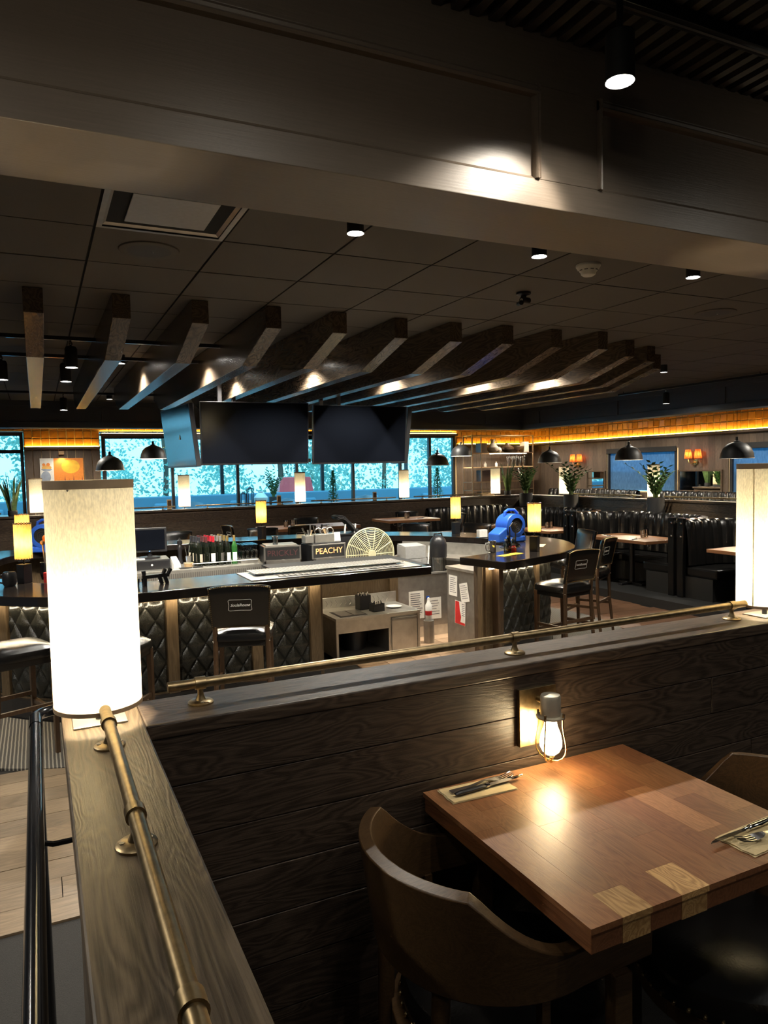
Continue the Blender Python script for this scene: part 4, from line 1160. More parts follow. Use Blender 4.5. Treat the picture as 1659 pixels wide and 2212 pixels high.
# ---- television cluster hung over the bar
def tv(label, c, rz, wd=1.21, ht=.69, tilt=.10):
    t = thing('television', label, 'television', c, rz, 'black televisions hung over the bar')
    fr_ = MB().obox((0, 0, 0), (wd, .05, ht), rx=tilt).obj('bezel', 'blackplastic', t, bevel=.004)
    MB().obox((0, -.0256, .004), (wd - .022, .003, ht - .03), rx=tilt).obj('screen', 'screen', t)
    MB().obox((0, .05, 0), (wd * .5, .06, ht * .5), rx=tilt).obj('rear_case', 'blackplastic', t, bevel=.01)
    return t
tv('left front television over the bar', (2.225, 7.93, 2.025), -.06)
tv('right front television over the bar', (3.52, 7.98, 2.015), .0)
tv('side television at the left end, showing the window reflection', (1.50, 8.52, 2.01), -1.48, wd=1.21)
tv('side television at the right end of the pair, edge on', (4.36, 8.56, 2.01), 1.25)
pm = thing('television_mount', 'black ceiling poles carrying the television cluster', 'mount', (2.9, 8.3, 1.62))
for x in (-.98, -.82, .25, .48):
    MB().box(x - .022, x + .022, -.02, .02, .12, CEIL - 1.62).obj('pole', 'blackmetal', pm)
MB().box(-1.42, 1.32, .10, .16, .36, .42).obj('crossbar', 'blackmetal', pm)
MB().box(-.95, .75, -.26, .12, .40, .44).obj('crossbar', 'blackmetal', pm)
MB().box(-.10, .04, -.17, -.14, .08, .12).obj('label_tag', 'white', pm)

# ---- steel under-counter along the far inner side
ub = thing('steel_counter', 'long stainless back counter with ribbed front below the bottles', 'counter', (1.7, 8.78, ZP))
MB().box(-.80, .78, -.33, .33, .82, .85).obj('worktop', 'steel', ub, bevel=.003)
MB().box(-.80, .78, -.335, -.325, .70, .84).obj('fascia', 'steel', ub)
rbm = MB()
for i in range(64): rbm.box(-.79 + .0245 * i, -.779 + .0245 * i, -.341, -.335, .71, .81)
rbm.obj('ribs', 'steel_dk', ub)
MB().box(-.78, .76, -.28, .30, .06, .82).obj('body', 'steel_dk', ub)
MB().tube([(-.12, -.31, .85), (-.12, -.31, .90), (.66, -.31, .90), (.66, -.31, .85)], .006, 6).obj('guard_rail', 'steel', ub, smooth=True)
for x, y in ((-.72, -.26), (.70, -.26), (-.72, .26), (.70, .26)): MB().cyl((x, y, 0), (x, y, .06), .02, n=8).obj('foot', 'steel', ub)
UZ = ZP + .85
# terminal
p = thing('pos_terminal', 'black touchscreen till terminal on the steel back counter', 'till', (1.16, 8.86, UZ + .115), -.10)
MB().lathe([(.12, 0), (.12, .012), (.03, .02), (.025, .09)], 20).obj('stand', 'blackplastic', p, smooth=True)
MB().obox((0, -.01, .21), (.40, .045, .29), rx=-.12).obj('housing', 'blackplastic', p, bevel=.008)
MB().obox((0, -.037, .215), (.35, .003, .235), rx=-.12).obj('screen', 'screen', p)
MB().obox((0, -.052, .083), (.012, .004, .006)).obj('power_led', 'scr_blue', p)
p = thing('cash_drawer', 'flat black cash drawer under the till terminal', 'cash drawer', (1.16, 8.82, UZ), -.05)
MB().box(-.20, .20, -.20, .20, 0, .115).obj('case', 'blackplastic', p, bevel=.004)
MB().box(-.195, .195, -.207, -.199, .01, .105).obj('drawer', 'blackplastic', p, bevel=.003)
MB().cyl((0, -.207, .055), (0, -.212, .055), .012, n=12).obj('lock', 'white', p)
p = thing('receipt_stack', 'thin pile of white receipts on the cash drawer', 'paper', (1.03, 8.70, UZ + .1155))
for i in range(4): MB().obox((random.uniform(-.004, .004), 0, .0015 + .003 * i), (.10, .07, .0025), rz=random.uniform(-.1, .1)).obj('slip', 'paper', p)
p = thing('card_reader', 'small white card reader with a blue screen by the bottles', 'card reader', (1.42, 8.64, UZ), .2)
MB().add([(-.045, -.05, 0), (.045, -.05, 0), (.045, .08, 0), (-.045, .08, 0), (-.04, -.045, .05), (.04, -.045, .05), (.035, .07, .13), (-.035, .07, .13)], [(0, 3, 2, 1), (4, 5, 6, 7), (0, 1, 5, 4), (1, 2, 6, 5), (2, 3, 7, 6), (3, 0, 4, 7)]).obj('case', 'white', p, bevel=.004)
MB().obox((0, -.005, .083), (.055, .05, .002), rx=.6).obj('display', 'scr_blue', p)
p = thing('pepper_mill', 'tall black pepper mill beside the wine bottles', 'pepper mill', (1.53, 8.98, UZ))
MB().lathe([(.032, 0), (.034, .02), (.026, .06), (.022, .12), (.030, .19), (.022, .215), (.018, .225), (.034, .25), (.030, .285), (.008, .30), (.010, .312), (.0005, .318)], 20).obj('body', 'blackplastic', p, smooth=True)
p = thing('utensil_cup', 'steel cup of bar tools on a wooden base', 'cup', (1.565, 8.62, UZ))
MB().lathe([(.050, 0), (.055, .05), (.042, .052)], 20).obj('base', 'tanwood', p, smooth=True)
MB().lathe([(.030, .05), (.034, .13), (.031, .13), (.028, .055)], 20).obj('cup', 'steel', p, smooth=True)
for a in range(4): MB().cyl((.01 * math.cos(a), .01 * math.sin(a), .06), (.04 * math.cos(a * 1.6), .04 * math.sin(a * 1.6), .20 + .02 * a), .006, n=6).obj('bar_spoon', 'chrome', p)
p = thing('bar_mat', 'black rubber mat on the steel back counter', 'mat', (1.60, 8.53, UZ)); MB().box(-.16, .10, -.06, .05, 0, .006).obj('sheet', 'blackmatte', p)

# wine bottles
def make_bottle(glassm, cap_m, lab_kind):
    prof = [(.030, 0), (.037, .004), (.037, .19), (.034, .205), (.018, .235), (.014, .25), (.0145, .305), (.0005, .305)]
    t = thing('wine_bottle', 'x', 'bottle', group='wine bottles on the back counter')
    MB().lathe(prof, 18).obj('body', glassm, t, smooth=True)
    MB().lathe([(.0152, .248), (.0155, .30), (.0155, .308), (.0005, .309)], 14).obj('capsule', cap_m, t, smooth=True)
    if lab_kind:
        n = 9
        lb = MB().grid(lambda i, j: (.0376 * math.sin(-.75 + 1.5 * i / (n - 1)), -.0376 * math.cos(-.75 + 1.5 * i / (n - 1)), .045 + .085 * j), n, 2).obj('label', lab_kind, t, smooth=True)
    t.scale = (1, 1, 1.12)
    return t
MT['cap_k'] = plain('capsule_black', (.03, .03, .035), rough=.3); MT['cap_r'] = plain('capsule_red', (.45, .015, .03), rough=.3); MT['cap_b'] = plain('capsule_maroon', (.09, .03, .03), rough=.35)
MT['cap_s'] = plain('capsule_silver', (.42, .40, .36), rough=.3, metal=.6); MT['cap_g'] = plain('capsule_gold', (.62, .44, .16), rough=.3, metal=.7)
rowd = ['front', 'second', 'third', 'back']
cols = [('black-capped dark wine bottle', 'cap_k', 'bottle_dk', 'ceramic'), ('maroon-capped dark wine bottle', 'cap_b', 'bottle_dk', None), ('red-capped dark wine bottle', 'cap_r', 'bottle_dk', 'paper'),
        ('silver-capped dark wine bottle', 'cap_s', 'bottle_dk', 'steel_dk'), ('gold-capped dark wine bottle', 'cap_g', 'bottle_dk', 'paper'), ('gold-capped green wine bottle', 'cap_g', 'bottle_gr', 'paper')]
for c, (nm, cap, gl, lb) in enumerate(cols):
    proto = make_bottle(gl, cap, lb)
    nrow = 4 if c < 5 else 1
    for r_ in range(nrow):
        loc = (1.69 + .083 * c - .014 * r_, 8.60 + .092 * r_, UZ); rz = random.uniform(-.6, .9)
        lab = '%s in the %s row of the bottle block' % (nm, rowd[r_])
        if r_ == 0:
            proto.location = loc; proto.rotation_euler = (0, 0, rz); proto['label'] = lab
        else:
            dup(proto, lab, loc, rz)
# stemless and stemmed glasses, upside down on a rack
rk = thing('glass_rack', 'low clear rack holding upturned glasses beside the bottles', 'glass rack', (2.30, 8.72, UZ))
MB().box(-.13, .09, -.16, .20, 0, .05).obj('tray', 'steel_dk', rk, bevel=.003)
g0 = None
for i in range(4):
    for j in range(4):
        loc = (2.212 + .056 * i, 8.615 + .085 * j, UZ + .05)
        lab = 'upturned wine glass on the rack, %s column %s row' % (['first', 'second', 'third', 'last'][i], ['front', 'second', 'third', 'back'][j])
        if g0 is None:
            g0 = thing('wine_glass', lab, 'glass', loc, 0, 'upturned glasses on the rack')
            MB().lathe([(.026, 0), (.031, .03), (.033, .06), (.026, .09), (.006, .105)], 14, cap=False).obj('bowl', 'glassware', g0, smooth=True)
            MB().lathe([(.004, .104), (.0035, .15), (.006, .163)], 8).obj('stem', 'glassware', g0, smooth=True)
            MB().lathe([(.006, .162), (.030, .166), (.030, .168), (.0005, .169)], 14).obj('foot', 'glassware', g0, smooth=True)
        else:
            dup(g0, lab, loc)
# rest of the counter: slush machines on a second counter
ub2 = thing('steel_counter', 'steel counter carrying the two slush machines', 'counter', (3.25, 8.42, ZP))
MB().box(-.72, .74, -.30, .34, .76, .79).obj('worktop', 'steel', ub2, bevel=.003); MB().box(-.70, .72, -.27, .31, .05, .76).obj('body', 'steel_dk', ub2)
for x, y in ((-.66, -.24), (.68, -.24), (-.66, .28), (.68, .28)): MB().cyl((x, y, 0), (x, y, .05), .02, n=8).obj('foot', 'steel', ub2)
Z2 = ZP + .79
def slush(label, loc, rz, word, lit):
    t = thing('slush_machine', label, 'drinks machine', loc, rz)
    MB().box(-.22, .22, -.02, .32, 0, .26).obj('body', 'blackplastic', t, bevel=.006)
    MB().box(-.20, .20, -.10, -.02, 0, .10).obj('drip_ledge', 'steel_dk', t)
    MB().box(-.225, .225, -.035, -.02, .09, .265).obj('sign_frame', 'steel_dk', t, bevel=.003)
    sg = MB().box(-.205, .205, -.038, -.034, .105, .25).obj('sign_panel', 'blackmatte', t)
    o = share('sign_lettering', text_mesh(word, .098, 'sign_or' if lit else 'sign_dim', .0008), sg, (0, -.039, .178), (PI / 2, 0, 0))
    MB().box(-.19, .19, .02, .30, .26, .275).obj('lid', 'steel' if not lit else 'blackplastic', t, bevel=.003)
    MB().obox((0, -.06, .085), (.03, .05, .04)).obj('tap', 'steel', t)
slush('slush machine with dim PRICKLY sign', (2.62, 8.35, Z2), -.12, 'PRICKLY', False)
slush('slush machine with orange PEACHY sign', (3.17, 8.25, Z2), .06, 'PEACHY', True)
p = thing('measuring_jug', 'small clear jigger cup on the dim slush machine', 'jug', (2.56, 8.42, Z2 + .275))
MB().lathe([(.03, 0), (.038, .10), (.042, .105), (.036, .10), (.028, .005), (.0005, .004)], 16).obj('cup', 'glassware', p, smooth=True); MB().lathe([(.041, .098), (.044, .106), (.040, .108)], 16).obj('rim', 'chrome', p, smooth=True)
p = thing('tool_caddy', 'steel caddy full of bar tools on the orange-lettered machine', 'tool caddy', (3.08, 8.38, Z2 + .276))
MB().box(-.05, .20, -.08, .06, 0, .10).obj('box', 'steel', p, bevel=.003); MB().box(-.17, -.06, -.06, .08, 0, .09).obj('box', 'steel', p, bevel=.003)
for i in range(9):
    x = random.uniform(-.14, .18); MB().cyl((x, random.uniform(-.04, .03), .03), (x + random.uniform(-.09, .06), random.uniform(-.05, .04), random.uniform(.14, .24)), .008, .011, n=8).obj('tool', ['chrome', 'steel_dk', 'tanwood'][i % 3], p, smooth=True)
for x in (.02, .10, .17): MB().tube([(x + .045 * math.cos(a * .5236), -.01, .13 + .045 * math.sin(a * .5236)) for a in range(12)], .006, 6, closed=True).obj('strainer', 'steel', p, smooth=True)
p = thing('towel_card', 'white card stand on the orange-lettered machine', 'card', (3.34, 8.36, Z2 + .276)); MB().obox((0, 0, .055), (.085, .004, .11), rx=-.15).obj('card', 'paper', p); MB().box(-.03, .03, -.01, .03, 0, .006).obj('foot', 'blackplastic', p)
p = thing('black_tub', 'large black tub with folded rubber mats behind the fan', 'tub', (3.66, 8.66, Z2))
q = MB(); q.box(-.26, .36, -.14, .20, 0, .01)
for a in ((-.27, -.255, -.15, .21), (.355, .37, -.15, .21), (-.27, .37, -.15, -.135), (-.27, .37, .195, .21)): q.box(*a, 0, .34)
q.box(-.285, .385, -.165, .225, .33, .345)
q.obj('tub', 'blackplastic', p)
for k in range(3):
    n = 14
    MB().grid(lambda i, j: (-.22 + .50 * i / (n - 1), -.08 + .20 * j + .01 * k, .40 + .16 * math.exp(-((i - 2) / 4.0) ** 2) - .010 * i + .018 * k + .006 * math.sin(i * 3)), n, 2).obj('rubber_mat', 'blackmatte', p, smooth=True)
for o_ in p.children:
    if o_.name.startswith('rubber_mat'):
        md = o_.modifiers.new('th', 'SOLIDIFY'); md.thickness = .012
for x in (-.12, .02): MB().cyl((x, -.05, .30), (x + .02, -.05, .46), .012, n=8).obj('handle', 'white', p)
# fan with cream guard
p = thing('fan', 'round floor fan with cream wire guard behind the drip tray', 'fan', (3.50, 7.72, ZP))
R = .305; zc_ = .955
gm = MB()
for k in range(14):
    rr_ = .05 + (R - .05) * k / 13
    gm.tube([(rr_ * math.cos(a * 2 * PI / 48), -.05 * (1 - (rr_ / R) ** 2), zc_ + rr_ * math.sin(a * 2 * PI / 48)) for a in range(48)], .004 if k < 13 else .009, 5, closed=True)
for k in range(14):
    a = k * 2 * PI / 14
    gm.tube([(rr_ * math.cos(a), -.05 * (1 - (rr_ / R) ** 2), zc_ + rr_ * math.sin(a)) for rr_ in (.03, .1, .2, R)], .005, 5)
gm.obj('guard', 'cream', p, smooth=True)
MB().cyl((0, -.055, zc_), (0, .08, zc_), .05, n=20).obj('hub', 'cream', p, smooth=True)
bl = MB()
for k in range(3):
    a0 = k * 2 * PI / 3
    bl.grid(lambda i, j: ((.05 + .20 * j / 4) * math.cos(a0 + (.7 * i / 3 - .3) * (1 + .3 * j / 4)), .03 + .03 * (i / 3 - .5), zc_ + (.05 + .20 * j / 4) * math.sin(a0 + (.7 * i / 3 - .3) * (1 + .3 * j / 4))), 4, 5)
bl.obj('blades', 'pot', p, smooth=True)
MB().cyl((0, .06, .05), (0, .06, zc_), .018, n=10).obj('pole', 'cream', p); MB().lathe([(.20, 0), (.19, .03), (.03, .05)], 24, (0, .06, 0)).obj('base', 'cream', p, smooth=True)
# steel counter on the right inside
ub3 = thing('steel_counter', 'curved steel counter inside the right bar arm', 'counter', (0, 0, ZP))
CI = [q for q in INN if q[0] > 4.4 and 6.95 < q[1] < 8.95]
CO = offset(CI, -.42)
MB().strip(CI, CO, .80, .83).obj('worktop', 'steel', ub3, bevel=.003); MB().strip(offset(CI, -.04), offset(CI, -.06), .05, .98).obj('back_panel', 'steel', ub3)
MB().strip(offset(CI, -.39), offset(CI, -.40), .05, .80).obj('front_panel', 'steel_dk', ub3)
for i in (0, len(CI) // 2, len(CI) - 1):
    x, y = CO[i]; MB().cyl((x, y, 0), (x, y, .80), .018, n=8).obj('leg', 'steel', ub3)
p = thing('storage_bin', 'translucent white bins stacked inside the bar opening', 'bin', (4.06, 7.75, ZP))
MB().box(-.16, .16, -.14, .14, 0, .66).obj('stand', 'steel_dk', p)
for k, (sx_, z, hh) in enumerate(((.155, .66, .20), (.14, .865, .15))):
    q = MB(); q.box(-sx_, sx_, -.11, .11, z, z + .006)
    for a in ((-sx_, -sx_ + .006, -.11, .11), (sx_ - .006, sx_, -.11, .11), (-sx_, sx_, -.11, -.104), (-sx_, sx_, .104, .11)): q.box(*a, z, z + hh)
    q.obj('bin', 'frost', p, bevel=.003)
MB().obox((0, 0, 1.02), (.27, .22, .012), rx=.08).obj('lid', 'frost', p)
p = thing('vacuum_canister', 'upright canister with black domed lid inside the bar', 'canister', (4.36, 7.62, ZP))
MB().lathe([(.10, 0), (.11, .55), (.095, .60)], 24).obj('stand', 'blackplastic', p, smooth=True); MB().lathe([(.085, .60), (.098, .64), (.10, .88)], 24, cap=False).obj('jar', 'glassware', p, smooth=True)
MB().lathe([(.105, .87), (.105, 1.02), (.09, 1.08), (.05, 1.125), (.0005, 1.135)], 24).obj('lid', 'blackplastic', p, smooth=True)
MB().tube([(-.06, 0, 1.09), (-.05, 0, 1.15), (.05, 0, 1.15), (.06, 0, 1.09)], .012, 8).obj('handle', 'blackplastic', p, smooth=True)
p = thing('broom_handle', 'thin white broom leaning inside the bar opening', 'broom', (4.10, 7.46, ZP)); MB().cyl((-.03, 0, .04), (.10, .10, 1.02), .009, n=8).obj('handle', 'white', p); MB().obox((-.03, 0, .03), (.22, .05, .06)).obj('brush', 'blackplastic', p)
p = thing('spray_bottle', 'white squeeze bottle with red label by the steel cabinet', 'bottle', (3.88, 7.02, ZP)); MB().lathe([(.035, .25), (.038, .26), (.038, .42), (.015, .46), (.012, .50), (.0005, .51)], 16).obj('body', 'white', p, smooth=True); MB().lathe([(.0385, .31), (.0385, .36)], 16, cap=False).obj('label', 'red', p)
MB().lathe([(.06, 0), (.06, .25)], 16).obj('stand', 'steel_dk', p)

# ---- things on the bar top
def bar_lamp(label, loc, power=3.0):
    t = thing('bar_lamp', label, 'lamp', loc, random.uniform(0, 1), 'small amber parchment lamps on the bar')
    MB().box(-.042, .042, -.042, .042, 0, .16).obj('base', 'blackplastic', t, bevel=.003)
    MB().cyl((0, 0, .16), (0, 0, .26), .007, n=8).obj('stem', 'blackmetal', t)
    n = 40
    sh = MB().grid(lambda i, j: ((.068 - .0035 * math.cos(i * PI / 2.0)) * math.cos(2 * PI * i / n), (.068 - .0035 * math.cos(i * PI / 2.0)) * math.sin(2 * PI * i / n), .205 + .30 * j), n, 2, closeu=True).obj('lamp_shade', 'shade_a', t, smooth=True)
    for zz_ in (.505, .205):
        sc_ = MB()
        sc_.tube([((.069) * math.cos(i * 2 * PI / 80), (.069) * math.sin(i * 2 * PI / 80), zz_ + .004 * math.cos(i * PI / 2)) for i in range(80)], .0035, 5, closed=True)
        sc_.obj('scalloped_trim', 'stoolwood', sh, smooth=True)
    la = MB()
    for i in range(26): la.ball((.070 * math.cos(-1.2), .070 * math.sin(-1.2), .21 + .0115 * i), .004, 5)
    la.obj('lacing', 'stoolwood', sh)
    MB().ball((0, 0, .34), .022, 10, 1.3).obj('bulb', 'bulb', t, smooth=True)
    light('POINT', 'bar_lamp_light', (0, 0, .34), power, (1, .66, .28), t, radius=.03)
    return t
bar_lamp('amber laced lamp on the left bar arm, nearer of two', (-.13, 6.85, ZB))
bar_lamp('amber laced lamp on the left bar arm, farther of two', (-.16, 8.55, ZB))
bar_lamp('amber lamp on the right bar arm beside the blue blower', (4.69, 6.16, ZB))
bar_lamp('amber lamp on the far curve of the bar beside the booths', (5.10, 8.42, ZB))
bar_lamp('amber lamp on the far bar behind the glasses', (2.72, 9.55, ZB))
def blower(label, loc, rz):
    t = thing('carpet_blower', label, 'blower', loc, rz, 'blue carpet blowers standing on the bar')
    MB().cyl((0, -.13, .235), (0, .13, .235), .165, n=32).obj('drum', 'blue', t, smooth=True, bevel=.02)
    MB().lathe([(.16, 0), (.165, .01), (.11, .02), (.105, -.02)], 28).obj('intake_ring', 'blue', t, smooth=True).rotation_euler = (PI / 2, 0, 0)
    t.children[-1].location = (0, -.13, .235)
    MB().cyl((0, -.128, .235), (0, -.136, .235), .108, n=28).obj('intake', 'blackmatte', t)
    gr_ = MB()
    for k in range(1, 5): gr_.tube([(.108 * k / 4.2 * math.cos(a * PI / 12), -.138, .235 + .108 * k / 4.2 * math.sin(a * PI / 12)) for a in range(24)], .0022, 4, closed=True)
    gr_.obj('intake_grille', 'blackmetal', t)
    MB().add([(-.30, -.12, .01), (-.02, -.12, .01), (-.02, .12, .01), (-.30, .12, .01), (-.30, -.12, .13), (-.10, -.12, .25), (-.10, .12, .25), (-.30, .12, .13)], [(0, 3, 2, 1), (4, 5, 6, 7), (0, 1, 5, 4), (1, 2, 6, 5), (2, 3, 7, 6), (3, 0, 4, 7)]).obj('outlet', 'blue', t, bevel=.015)
    MB().box(-.19, .18, -.14, .14, 0, .085).obj('base', 'blue', t, bevel=.02)
    MB().tube([(-.10, 0, .36), (-.09, 0, .425), (-.03, 0, .455), (.08, 0, .45), (.14, 0, .40), (.15, 0, .34)], .020, 10).obj('handle', 'blue', t, smooth=True)
    MB().tube([(.16, -.02, .20), (.20, -.06, .16), (.18, -.12, .05), (.14, -.17, .10), (.10, -.16, .2)], .006, 6).obj('cord', 'blackmatte', t, smooth=True)
    return t
for lab, p_, rz in (('blue carpet blower on the right bar arm beside the amber lamp', (5.06, 7.12, ZB), .1), ('blue carpet blower on the left bar arm, half hidden by the near lamp', (.06, 9.55, ZB), -.3)):
    blower(lab, p_, rz).scale = (.84, .84, .84)
p = thing('condiment_caddy', 'chrome caddy with jars, mug and red-topped bottle on the right bar arm', 'caddy', (4.46, 6.28, ZB), .3)
MB().tube([(.13 * math.cos(a * PI / 10), .09 * math.sin(a * PI / 10), .05) for a in range(20)], .005, 6, closed=True).obj('ring', 'chrome', p, smooth=True)
for k, (x, y, m_n, hh) in enumerate(((-.06, 0, 'glassware', .12), (.0, .02, 'bottle_dk', .15), (.05, -.02, 'glassware', .13), (.09, .03, 'bottle_dk', .11), (0, -.05, 'red', .07))):
    j_ = MB().lathe([(.026, 0), (.028, .01), (.028, hh * .7), (.016, hh * .85), (.016, hh)], 14, (x, y, 0)).obj('jar', m_n, p, smooth=True); MB().lathe([(.018, hh), (.018, hh + .02), (.0005, hh + .022)], 12, (x, y, 0)).obj('lid', 'chrome', j_, smooth=True)
MB().tube([(.0, 0, .12), (.0, 0, .26), (.05, 0, .30), (.10, 0, .26), (.10, 0, .10)], .007, 8).obj('handle', 'blackmatte', p, smooth=True)
p = thing('beer_mug', 'white-handled mug beside the condiment caddy', 'mug', (4.27, 6.33, ZB))
MB().lathe([(.038, 0), (.042, .01), (.042, .12), (.038, .12), (.036, .012), (.0005, .01)], 18).obj('body', 'chrome', p, smooth=True); MB().tube([(-.04, 0, .10), (-.075, 0, .10), (-.085, 0, .06), (-.07, 0, .025), (-.04, 0, .02)], .008, 8).obj('handle', 'white', p, smooth=True)
p = thing('bar_runner', 'yellow paper mat lying on the right bar arm', 'mat', (4.30, 6.05, ZB)); MB().obox((0, 0, .002), (.34, .10, .003), rz=.35).obj('sheet', 'yellow', p)
p = thing('bar_runner', 'tan paper mat near the amber lamp on the right bar arm', 'mat', (5.05, 6.55, ZB)); MB().obox((0, 0, .002), (.30, .12, .003), rz=.8).obj('sheet', 'napkin', p)
p = thing('napkin_holder', 'white napkin holder beside the blue blower', 'napkin holder', (5.08, 7.75, ZB)); MB().box(-.06, .06, -.035, .035, .0, .10).obj('stack', 'paper', p, bevel=.004); MB().box(-.065, .065, -.04, .04, 0, .008).obj('tray', 'chrome', p)
# clutter at the left arm by the near lamp
p = thing('maraca_jar', 'jar of bar tools with orange and red tops beside the left bar lamp', 'jar', (.05, 6.98, ZB))
MB().lathe([(.05, 0), (.06, .05), (.06, .15), (.05, .15), (.048, .01), (.0005, .01)], 18).obj('jar', 'glassware', p, smooth=True)
for k, (dx, dy, hh, m_n) in enumerate(((.0, .0, .36, 'orange'), (.03, .02, .30, 'steel'), (-.03, .01, .32, 'tanwood'), (.035, -.02, .26, 'red'))):
    MB().cyl((dx * .3, dy * .3, .02), (dx, dy, hh), .008, n=8).obj('stick', 'steel' if k else 'tanwood', p); MB().ball((dx, dy, hh), .032 if k == 0 else .022, 10).obj('knob', m_n, p, smooth=True)
p = thing('red_tape_roll', 'stack of two red rolls on the left bar arm', 'roll', (.06, 6.75, ZB))
for k in range(2): MB().lathe([(.02, .045 * k), (.045, .045 * k), (.045, .04 + .045 * k), (.02, .04 + .045 * k)], 20, cap=False).obj('roll', 'red', p, smooth=True)
p = thing('glass_tumbler', 'small pint glass behind the red rolls', 'glass', (.16, 7.02, ZB)); MB().lathe([(.028, 0), (.04, .14), (.037, .14), (.026, .008), (.0005, .008)], 18).obj('glass', 'glassware', p, smooth=True)
p = thing('tea_pot', 'dark mug with handle beside the left bar lamp base', 'mug', (-.24, 6.70, ZB)); MB().lathe([(.04, 0), (.055, .03), (.055, .10), (.045, .12), (.0005, .125)], 18).obj('body', 'blackplastic', p, smooth=True); MB().tube([(-.05, 0, .10), (-.09, 0, .09), (-.09, 0, .04), (-.05, 0, .03)], .007, 8).obj('handle', 'blackplastic', p, smooth=True)
p = thing('tap_handles', 'small black tap handles standing on the front bar top', 'tap', (.84, 6.10, ZB), .2)
MB().box(-.11, .11, -.015, .015, .055, .085).obj('bar', 'blackplastic', p, bevel=.004)
for k, x in enumerate((-.09, .05, .095)):
    MB().cyl((x, 0, 0), (x + (.0 if k == 0 else -.02), .0, .06), .016, n=10).obj('foot', 'blackplastic', p); MB().cyl((x, 0, .06), (x + (-.01 if k == 0 else .03), 0, .12), .013, .018, n=10).obj('knob', 'blackplastic', p, smooth=True)
p = thing('shot_glasses', 'two small shot glasses left of the tap handles', 'glass', (.72, 6.10, ZB))
for x in (-.03, .03): MB().lathe([(.018, 0), (.024, .055), (.021, .055), (.016, .008), (.0005, .008)], 14, (x, 0, 0)).obj('glass', 'glassware', p, smooth=True)

# ================================================================== FAR SIDE
for lab, x, y, rz in (('linen cylinder lamp on the far divider beside the snake plant', -.02, 12.68, .3), ('linen cylinder lamp on the far divider, left of the televisions', 2.27, 12.68, -.6),
                  ('linen cylinder lamp on the far divider, below the gap of the televisions', 4.36, 12.68, .2), ('linen cylinder lamp on the far divider, right below the televisions', 6.51, 12.68, .1),
                  ('linen cylinder lamp on the far divider corner before the shelf unit', 8.66, 12.68, .5), ('linen cylinder lamp on the booth divider, farther one', 9.385, 11.36, .2), ('linen cylinder lamp on the booth divider behind the nearest pot plant', 9.385, 9.06, .9)):
    cylinder_lamp(lab, (x, y, ZF), 10.0, h=.585, r=.098, rz=rz)
brass_rail('thin brass rail on the far divider left of the first window lamp', (-2.5, 12.64), (-.52, 12.64), [.2, 1.0, 1.8], ZF)
brass_rail('thin brass rail on the far divider between first and second window lamps', (.3, 12.64), (2.1, 12.64), [.2, 1.6], ZF)
brass_rail('thin brass rail on the far divider under the left television', (2.45, 12.64), (4.2, 12.64), [.2, 1.55], ZF)
brass_rail('thin brass rail on the far divider under the right television', (4.55, 12.64), (6.3, 12.64), [.2, 1.55], ZF)
brass_rail('thin brass rail on the far divider before the shelf unit', (6.7, 12.64), (8.45, 12.64), [.2, 1.55], ZF)
brass_rail('thin brass rail on the booth divider between its two lamps', (9.36, 11.1), (9.36, 9.3), [.2, 1.6], ZF)
brass_rail('thin brass rail on the booth divider nearest the right lamp', (9.36, 8.8), (9.36, 4.6), [.2, 1.6, 3.0, 4.0], ZF)
for lab, x in (('small brown wooden block on the far divider beside the leftmost window lamp', 2.02), ('small brown wooden block on the far divider left of the middle window lamp', 3.96), ('small brown wooden block on the far divider left of the right window lamp', 5.88)):
    t = thing('table_number', lab, 'block', (x, 12.71, ZF)); MB().box(-.035, .035, -.02, .02, 0, .17).obj('block', 'tanwood', t, bevel=.003); MB().box(-.03, .03, -.0215, -.02, .05, .15).obj('face', 'stoolwood', t)

# ---- pendants
def pendant(label, loc, ceil=2.68, power=30):
    t = thing('pendant_lamp', label, 'pendant lamp', loc, 0, 'charcoal dome pendants')
    r = .25
    prof = [(.040, .265), (.075, .255), (.145, .225), (.205, .165), (.238, .085), (r, .012), (r + .003, 0)]
    MB().lathe(prof, 32, cap=False).obj('dome', 'pendant', t, smooth=True)
    MB().lathe([(a - .006, b_ - .004) for a, b_ in prof[:-1]] + [(r - .004, 0)], 32, cap=False).obj('inner', 'pend_in', t, smooth=True)
    MB().lathe([(r - .004, -.001), (r + .004, -.001), (r + .004, .008)], 32, cap=False).obj('rim', 'pend_in', t, smooth=True)
    MB().lathe([(.05, .25), (.05, .275), (.024, .285), (.022, .34), (.006, .345)], 16).obj('cap', 'pendant', t, smooth=True)
    MB().cyl((0, 0, .34), (0, 0, ceil - loc[2]), .004, n=6).obj('cord', 'blackmatte', t)
    MB().ball((0, 0, .12), .035, 10, 1.2).obj('bulb', 'bulb', t, smooth=True)
    light('POINT', 'pendant_light', (0, 0, .07), power, (1, .82, .56), t, radius=.04)
for lab, p in (('dome pendant at the right above the nearest booth', (10.0, 7.94, 1.64)), ('dome pendant before the blind, second from the right edge', (10.0, 10.26, 1.66)), ('dome pendant near the room corner, right of the shelf unit', (10.0, 12.58, 1.65)),
               ('low dome pendant right of the televisions by the window', (8.09, 14.1, 1.65)), ('higher dome pendant beside the shelf unit', (9.2, 14.9, 1.86)), ('low dome pendant left, near the orange painting', (1.22, 14.1, 1.68)), ('higher dome pendant left of the televisions by the window', (2.10, 14.9, 1.90))):
    pendant(lab, p)

